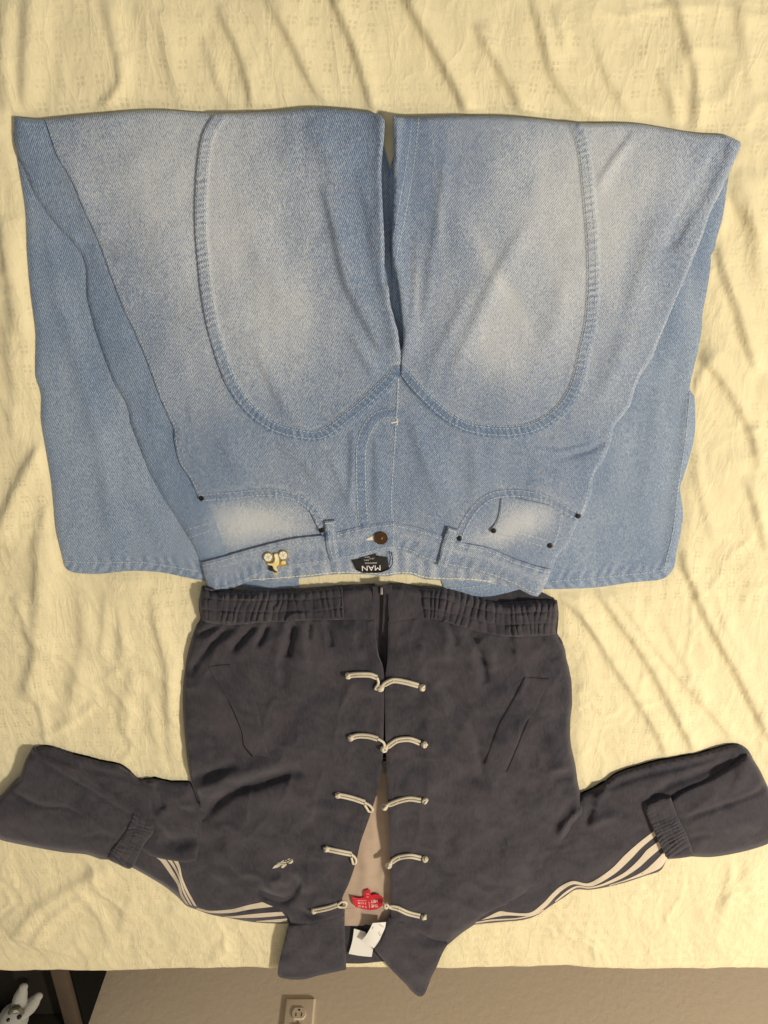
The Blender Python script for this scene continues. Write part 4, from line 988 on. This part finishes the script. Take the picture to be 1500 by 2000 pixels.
ribbon('sleeve_stripe', [(384,1773),(410,1779),(452,1776),(484,1768),(512,1762)], [(384,1776),(410,1783),(452,1783),(490,1776),(533,1771)], zLB)
ribbon('sleeve_stripe', [(436,1790.5),(460,1789),(508,1784),(550,1781)], [(440,1792),(470,1793),(508,1792),(556,1788)], zLB)
ribbon('sleeve_stripe', [(500,1799),(525,1797),(560,1794)], [(500,1800),(525,1801),(562,1801)], zLB)
ss = lambda t: np.clip(t, 0, 1)**2*(3 - 2*np.clip(t, 0, 1))
panel('sleeve_fold', [(262,1604,1),(300,1602),(345,1604),(386,1612,1),(388,1650),(384,1680,1),(362,1685),(345,1682),(325,1679),(306,1675),(288,1668),(272,1650)], lambda X, Y: zSL(X, Y) + .2 + 5.5*ss((Y-1612)/55), jacket, SUEDE, sp=4, thick=4, rnd=(8, 2.5))
# folded-back forearms and gathered cuffs
def zFL(X, Y):
    d = near(X, Y, FL, True)[0]
    return 20 + 9*(1-np.exp(-d/30)) - edge_round(d, 10, 8) + 1.2*fbm(X/60, Y/50, 61, 3) + strokes(X, Y, [
        ([(56,1472),(126,1516),(196,1558),(258,1596)], -3.5, 4, 6, .1), ([(24,1545),(60,1568),(90,1576),(125,1578),(165,1598)], -3, 3.5, 6, .2), ([(160,1640),(195,1630),(228,1640)], -2.2, 6, 6, .3), ([(60,1610),(120,1612),(180,1625)], 1.8, 12, 14, .3), ([(170,1600),(205,1615),(235,1632)], 1.5, 8, 8, .3)])
def zFR(X, Y):
    d = near(X, Y, FR, True)[0]
    return 20 + 9*(1-np.exp(-d/30)) - edge_round(d, 10, 8) + 1.2*fbm(X/60, Y/50, 64, 3) + strokes(X, Y, [
        ([(1494,1530),(1483,1545),(1444,1562),(1388,1581),(1328,1600)], -3.2, 4, 6, .15), ([(1332,1600),(1360,1580),(1400,1555)], 2, 6, 8, .3), ([(1345,1640),(1370,1632),(1400,1634)], -2, 5, 6, .3), ([(1450,1490),(1445,1520),(1430,1550)], 2, 10, 12, .3), ([(1400,1620),(1450,1610),(1490,1600)], 1.8, 12, 14, .3)])
panel('forearm', FORE_L, zFL, jacket, SUEDE, sp=4, rnd=None, thick=9); panel('forearm', FORE_R, zFR, jacket, SUEDE, sp=4, rnd=None, thick=9)
def gather(axis, per, amp, ncol, wid, seed):
    """gathers across an elastic band: axis polyline, wid its width in px, ncol stitched channels"""
    ax = smooth(axis, False, 5)
    def f(X, Y):
        d, s, al, L = near(X, Y, ax); v = d*s
        row = np.floor(v/wid*ncol)
        aw = al + 5.5*vnoise(al/19, v/wid*1.6, seed) + 2.2*vnoise(al/8, v/wid*2.6 + row*.5, seed+1) + v*.22*vnoise(al/45, row*0, seed+3)
        fr = (v/wid*ncol) % 1.0
        chan = .62 + .38*np.clip(np.minimum(fr, 1 - fr)*7, 0, 1)
        pl = 1 - np.clip(1 - np.sqrt(np.sin(math.pi*aw/per)**2 + .03), 0, 1)**1.6
        am = amp*np.clip(.75 + .5*vnoise(al/19, row*2.1 + v/30, seed+2), .45, 1.2)
        return chan*(.8 + am*pl)
    return f
gL = gather([(262,1584),(250,1615),(236,1645),(224,1665),(212,1684)], 8, 2.0, 3, 44, 3); gR = gather([(1258,1570),(1272,1612),(1288,1648),(1304,1680)], 8, 2.0, 3, 50, 5)
CUFF_L = [(260,1586,1),(280,1600),(297,1614),(301,1621,1),(296,1631),(280,1652),(269,1674),(260,1694,1),(250,1697),(232,1689),(213,1680,1),(216,1662),(230,1643),(246,1620)]
CUFF_R = [(1262,1573,1),(1287,1561),(1310,1557,1),(1326,1599),(1344,1637),(1356,1672,1),(1330,1676),(1304,1678,1),(1287,1645),(1275,1618),(1262,1588)]
def zCL(X, Y):
    d = near(X, Y, smooth(CUFF_L, True, 8), True)[0]
    return 23.5 + 3*(1-np.exp(-d/14)) + gL(X, Y)
def zCR(X, Y):
    d = near(X, Y, smooth(CUFF_R, True, 8), True)[0]
    return 23.5 + 3*(1-np.exp(-d/14)) + gR(X, Y)*np.clip((Y-1590)/30, .35, 1)
panel('cuff', CUFF_L, zCL, jacket, SUEDE, sp=1.8, thick=8, rnd=(6, 3)); panel('cuff', CUFF_R, zCR, jacket, SUEDE, sp=1.8, thick=8, rnd=(6, 3))
# ---- fronts
LFR = [(393,1209,1),(382,1225),(371,1259),(362,1298),(357,1340),(357,1382),(361,1438),(367,1494),(376,1536),(386,1566),(389,1584),(389,1668),(385,1771,1),(400,1778),(440,1777),(480,1769),(511,1761),(553,1780),(566,1796),(566,1812,1),(620,1801),(662,1790),(672,1784,1),(668,1757),(682,1724),(696,1682),(704,1646),(721,1598),(738,1542),(746,1500),(748,1470),(750,1400),(751,1340),(748,1308),(738,1280),(734,1244),(733,1206,1),(670,1208),(620,1208),(564,1211),(508,1213),(452,1218),(407,1213)]
RFR = [(758,1212,1),(830,1204),(860,1209),(908,1223),(950,1234),(992,1240),(1048,1240),(1088,1237,1),(1101,1259),(1107,1287),(1117,1326),(1118,1368),(1114,1410),(1115,1452),(1124,1494),(1129,1530),(1136,1556),(1143,1581),(1145,1592),(1138,1600),(1112,1640),(1090,1680),(1062,1722),(1034,1749),(992,1772),(950,1791),(925,1807),(900,1824),(874,1846,1),(840,1832),(811,1816),(785,1800),(764,1792,1),(764,1724),(762,1668),(760,1612),(757,1556),(755,1500),(753,1440),(752,1370),(752,1330),(757,1290)]
jk('front_panel', RFR, 0, thick=7, rnd=(4, 1.2)); jk('front_panel', LFR, .4, thick=7, rnd=(4, 1.2))
jk('front_facing', [(752,1330,1),(766,1322,1),(767,1400),(768,1500),(770,1612),(772,1724),(775,1794,1),(764,1796,1),(764,1724),(760,1612),(755,1500),(752,1400)], .9, sp=4, thick=.9, rnd=(2, .7))
jk('front_facing', [(716,1212,1),(733,1210,1),(735,1270),(748,1306),(751,1330,1),(738,1322),(722,1285),(716,1255)], 1.5, sp=4, thick=1.2, rnd=(3, .9))
jk('armhole_seam', [(386,1566,1),(395,1570,1),(397,1620),(396,1700),(392,1774,1),(385,1771,1),(388,1668)], .9, sp=4, thick=.8, rnd=(3, .7))
# zip
ztp = lambda X, Y: 15 + .1*np.abs(X - 745)
panel('zip_tape', [(728,1146,1),(766,1142,1),(767,1300),(757,1330),(745,1320),(732,1270)], ztp, jacket, SUEDE, sp=6, thick=1.4, rnd=None)
V = []; F = []; q = smooth([(746.5,1150),(745,1200),(743,1240),(742,1265),(748,1295)], False, 1); parts = []
for k in range(0, len(q)-1, 3):
    for sgn in (-1, 1):
        w = PX(np.array([q[k, 0] + sgn*1.3]), np.array([q[k, 1] + (1.5 if sgn > 0 else 0)]), np.array([.0162]))[0]; parts.append(box(w, (.0022, .0011, .0014)))
o = mesh_obj('zip_teeth', *join(parts), ZIPM, jacket, 0); o['kind'] = 'stuff'
w = PX(np.array([745.5]), np.array([1154.]), np.array([.0175]))[0]; mesh_obj('zip_stop', *box(w, (.003, .010, .003), .0008), simple('zip_steel', (.6, .6, .6), .3, 1), jacket, 30)
w = PX(np.array([752.]), np.array([1490.]), np.array([.024]))[0]
mesh_obj('zip_pull', *join([box(w, (.010, .011, .005), .0015), box(w + np.array([.001, -.012, 0]), (.005, .014, .003), .001)]), ZIPM, jacket, 30)
# ---- waistband
gw1 = gather([(386,1146),(470,1150),(592,1149),(672,1142)][::-1], 13, 3.7, 3, 68, 11); gw2 = gather([(1096,1172),(1034,1173),(992,1176),(950,1170),(908,1158),(866,1148),(820,1143)], 13, 3.3, 3, 68, 15)
WB1 = [(393,1148,1),(450,1155),(536,1154),(592,1152),(648,1148),(668,1145,1),(670,1175),(672,1211,1),(620,1211),(564,1214),(508,1216),(452,1221),(407,1216),(392,1211,1),(388,1180)]
WB2 = [(824,1147,1),(866,1151),(908,1161),(950,1173),(992,1179),(1034,1176),(1076,1175),(1089,1176,1),(1091,1200),(1088,1239,1),(1048,1243),(992,1243),(950,1237),(908,1226),(860,1212),(830,1207,1),(826,1178)]
panel('waistband', WB1, lambda X, Y: zK(X, Y) + .4 + gw1(X, Y), jacket, SUEDE, sp=1.9, thick=6, rnd=(5, 1.8), label='gathered elastic waistband')
panel('waistband', WB2, lambda X, Y: zK(X, Y) + .4 + gw2(X, Y), jacket, SUEDE, sp=1.9, thick=6, rnd=(5, 1.8), label='gathered elastic waistband')
jk('waist_tab', [(667,1145,1),(700,1144),(732,1143,1),(733,1175),(733,1210,1),(671,1211,1),(669,1178)], 1.6, sp=5, thick=5, rnd=(4, 1)); jk('waist_tab', [(759,1141,1),(790,1143),(826,1147,1),(828,1178),(832,1207,1),(800,1209),(760,1215,1),(758,1180)], 1.6, sp=5, thick=5, rnd=(4, 1))
# ---- welt pockets
jk('pocket_welt', [(409,1302,1),(449,1298,1),(458,1309),(486,1348),(502,1382),(516,1452),(526,1479,1),(494,1475,1),(477,1455),(472,1427),(452,1379),(432,1343),(413,1315)], 2.2, sp=4, thick=1.8, rnd=(3, .8))
jk('pocket_welt', [(1026,1323,1),(1073,1327,1),(1045,1388),(1028,1410),(1009,1458),(989,1505,1),(947,1494,1),(964,1446),(978,1410),(998,1376)], 2.2, sp=4, thick=1.8, rnd=(3, .8))
SLIT = simple('pocket_inside', (.006, .006, .008), .9)
jk('pocket_slit', [(446,1372,1),(456,1384),(474,1428),(479,1456),(494,1477,1),(491,1478,1),(475.5,1457),(471,1429),(451,1381)], .6, SLIT, sp=4, thick=.5, rnd=None)
jk('pocket_slit', [(1031,1405,1),(1033.5,1406,1),(1011.5,1459),(991,1507,1),(988,1507,1),(1009,1458)], .6, SLIT, sp=4, thick=.5, rnd=None)
# ---- collar flaps reaching over the mattress rim
def zCol(X, Y): return 22 + 2*fbm(X/50, Y/50, 71, 3) - .10*np.clip(Y - 1850, 0, 200) + strokes(X, Y, [([(590,1815),(600,1850),(592,1900)], 1.6, 12, 14, .3), ([(820,1830),(835,1870),(826,1920)], 2.2, 12, 14, .3), ([(780,1830),(790,1870),(800,1910)], -1.5, 12, 14, .3), ([(662,1800),(664,1850),(667,1893)], -1.2, 3, 3, .1)])
panel('collar_flap', [(563,1808,1),(620,1797),(660,1786),(673,1781,1),(673,1836),(676,1894,1),(648,1900),(620,1906),(592,1913),(564,1913),(545,1908),(542,1898),(549,1864),(556,1836)], zCol, jacket, SUEDE, sp=4, thick=5, rnd=(9, 3))
panel('collar_flap', [(755,1803,1),(764,1790),(785,1797),(811,1812),(840,1829),(874,1845,1),(864,1862),(854,1886),(842,1910),(833,1934),(826,1945),(817,1946),(804,1936),(792,1922),(768,1898),(749,1876),(732,1855,1),(746,1830)], zCol, jacket, SUEDE, sp=4, thick=5, rnd=(9, 3))
# ---- knotted cord fasteners
def cordpath(pts, h):
    q = smooth(pts, False, 2.2); z = np.maximum(zK(q[:, 0], q[:, 1]), 10.5) + h
    k = np.ones(9)/9; z = np.convolve(np.pad(z, 4, mode='edge'), k, 'valid')
    return q, z
def offset(q, o):
    t = np.gradient(q, axis=0); t /= np.linalg.norm(t, axis=1)[:, None] + 1e-9
    return q + np.stack([t[:, 1], -t[:, 0]], -1)*o
def knot(name, x, y, z, parent, s=1.0, seed=0):
    """a small ball knot: three crossing turns of cord"""
    rnd_ = random.Random(seed); c = PX(np.array([x]), np.array([y]), np.array([z/1000]))[0]; parts = []
    R = .0030*s; rr = .0018*s
    for k in range(3):
        ax = Vector((rnd_.uniform(-1, 1), rnd_.uniform(-1, 1), rnd_.uniform(-.4, .9))).normalized()
        M = Vector((0, 0, 1)).rotation_difference(ax).to_matrix(); n = 20; C = []
        for j in range(n+1):
            t = 2*math.pi*j/n; C.append(np.array(M @ Vector((R*math.cos(t), R*math.sin(t), .0004*math.sin(2*t)))) + c)
        parts.append(tube_pts(C, rr, 7))
    return mesh_obj(name, *join(parts), CORD, parent, 70)
ROWS = [([(680,1320),(692,1318),(721,1318),(736,1323)], [(736,1323),(739,1334),(733,1345),(740,1346)], (743,1344), [(747,1340),(752,1336),(768,1329),(791,1332),(817,1339)], (825,1343)),
        ([(685,1441),(700,1437),(720,1438),(738,1443)], [(738,1443),(748,1449),(751,1456),(747,1461)], (750,1463), [(754,1460),(759,1457),(776,1446),(800,1444),(820,1451)], (829,1454)),
        ([(660,1553),(672,1555),(692,1560),(712,1567)], [(712,1567),(722,1573),(728,1582),(721,1585),(712,1572)], (751,1576), [(756,1573),(764,1570),(780,1564),(800,1560),(822,1563)], (830,1564)),
        ([(637,1658),(647,1660),(666,1664),(686,1668)], [(686,1668),(694,1676),(695,1685),(690,1687),(686,1674)], (759,1690), [(763,1686),(771,1679),(782,1674),(802,1672),(822,1676)], (830,1678)),
        ([(613,1779),(624,1777),(642,1773),(659,1767)], [(659,1767),(668,1761),(676,1763),(675,1770),(666,1772),(659,1770)], (754,1769), [(760,1771),(776,1774),(796,1783),(820,1789)], (828,1791))]
for i, (lp, loop, ball, rp, re_) in enumerate(ROWS):
    zl = zat(zK, *lp[0])
    cq = PX(np.array([lp[1][0]]), np.array([lp[1][1]]), np.array([zl/1000]))[0]
    f1 = bpy.data.objects.new('cord_loop', None); col.objects.link(f1); f1.parent = jacket; f1.location = Vector(cq) - jacket.location; f1.empty_display_size = .01
    q, z = cordpath(lp, 2.8)
    for o in (-2.7, 2.7):
        a = offset(q, o); mesh_obj('cord', *tube_pts(PX(a[:, 0], a[:, 1], z/1000), .00195, 8), CORD, f1, 70)
    q2, z2 = cordpath(loop, 3.4); mesh_obj('loop', *tube_pts(PX(q2[:, 0], q2[:, 1], z2/1000), .0019, 8), CORD, f1, 70)
    knot('end_knot', lp[0][0], lp[0][1], zl + 3, f1, 1.05, i)
    zr = zat(zK, *re_)
    cq = PX(np.array([rp[-1][0]]), np.array([rp[-1][1]]), np.array([zr/1000]))[0]
    f2 = bpy.data.objects.new('cord_toggle', None); col.objects.link(f2); f2.parent = jacket; f2.location = Vector(cq) - jacket.location; f2.empty_display_size = .01
    q, z = cordpath(rp, 2.8)
    for o in (-2.7, 2.7):
        t = np.linspace(0, 1, len(q)); oo = o*np.clip(t/.15 + .35, 0, 1)
        tt = np.gradient(q, axis=0); tt /= np.linalg.norm(tt, axis=1)[:, None] + 1e-9
        a = q + np.stack([tt[:, 1], -tt[:, 0]], -1)*oo[:, None]; mesh_obj('cord', *tube_pts(PX(a[:, 0], a[:, 1], z/1000), .00195, 8), CORD, f2, 70)
    # whipping thread where the cords are sewn down
    j = len(q)//3; a = PX(np.array([q[j, 0]]*3), q[j, 1] + np.array([-5.2, 0, 5.2]), np.array([z[j]-.5, z[j]+2.0, z[j]-.5])/1000); mesh_obj('whipping', *tube_pts(a, .0006, 6), CORD, f2, 70)
    knot('end_knot', re_[0], re_[1], zr + 3, f2, 1.1, 20+i); knot('button_knot', ball[0], ball[1], max(zat(zK, *ball), 12) + 3.4, f2, 1.15, 40+i)
# ---- embroidered leaf emblem
K2 = 80/1500; em = lambda L: [(520 + p[0]*K2, 1660 + p[1]*K2) + tuple(p[2:]) for p in L]
emb = bpy.data.objects.new('emblem', None); col.objects.link(emb); emb.parent = jacket; emb.empty_display_size = .01
ce = PX(np.array([553.]), np.array([1687.]), np.array([.02]))[0]; emb.location = Vector(ce) - jacket.location
EMB = simple('emblem_thread', (.58, .54, .42), .8, var=.2, vs=500)
for L in ([(225,690,1),(320,570),(540,565,1),(420,640)], [(360,530,1),(420,515),(640,520),(740,495,1),(600,550),(400,545)], [(410,480,1),(520,462),(700,440,1),(740,470),(560,495),(430,495)], [(520,440,1),(580,405),(660,375,1),(655,412),(560,440)],
          [(545,640,1),(580,580),(740,500,1),(745,555),(690,610),(600,670)], [(690,400,1),(745,375),(740,405),(700,415)], [(770,350,1),(860,318,1),(880,335),(790,375)], [(740,440,1),(850,400),(960,330,1),(950,360),(820,430),(770,470)], [(800,480,1),(880,440),(970,370,1),(985,430),(930,495),(860,508)]):
    panel('embroidered_leaf', em(L), zKo(1.3), emb, EMB, sp=3, thick=.8, rnd=(1, .3), step=2)
print('tris', sum(len(o.data.polygons) for o in col.objects if o.type == 'MESH'))
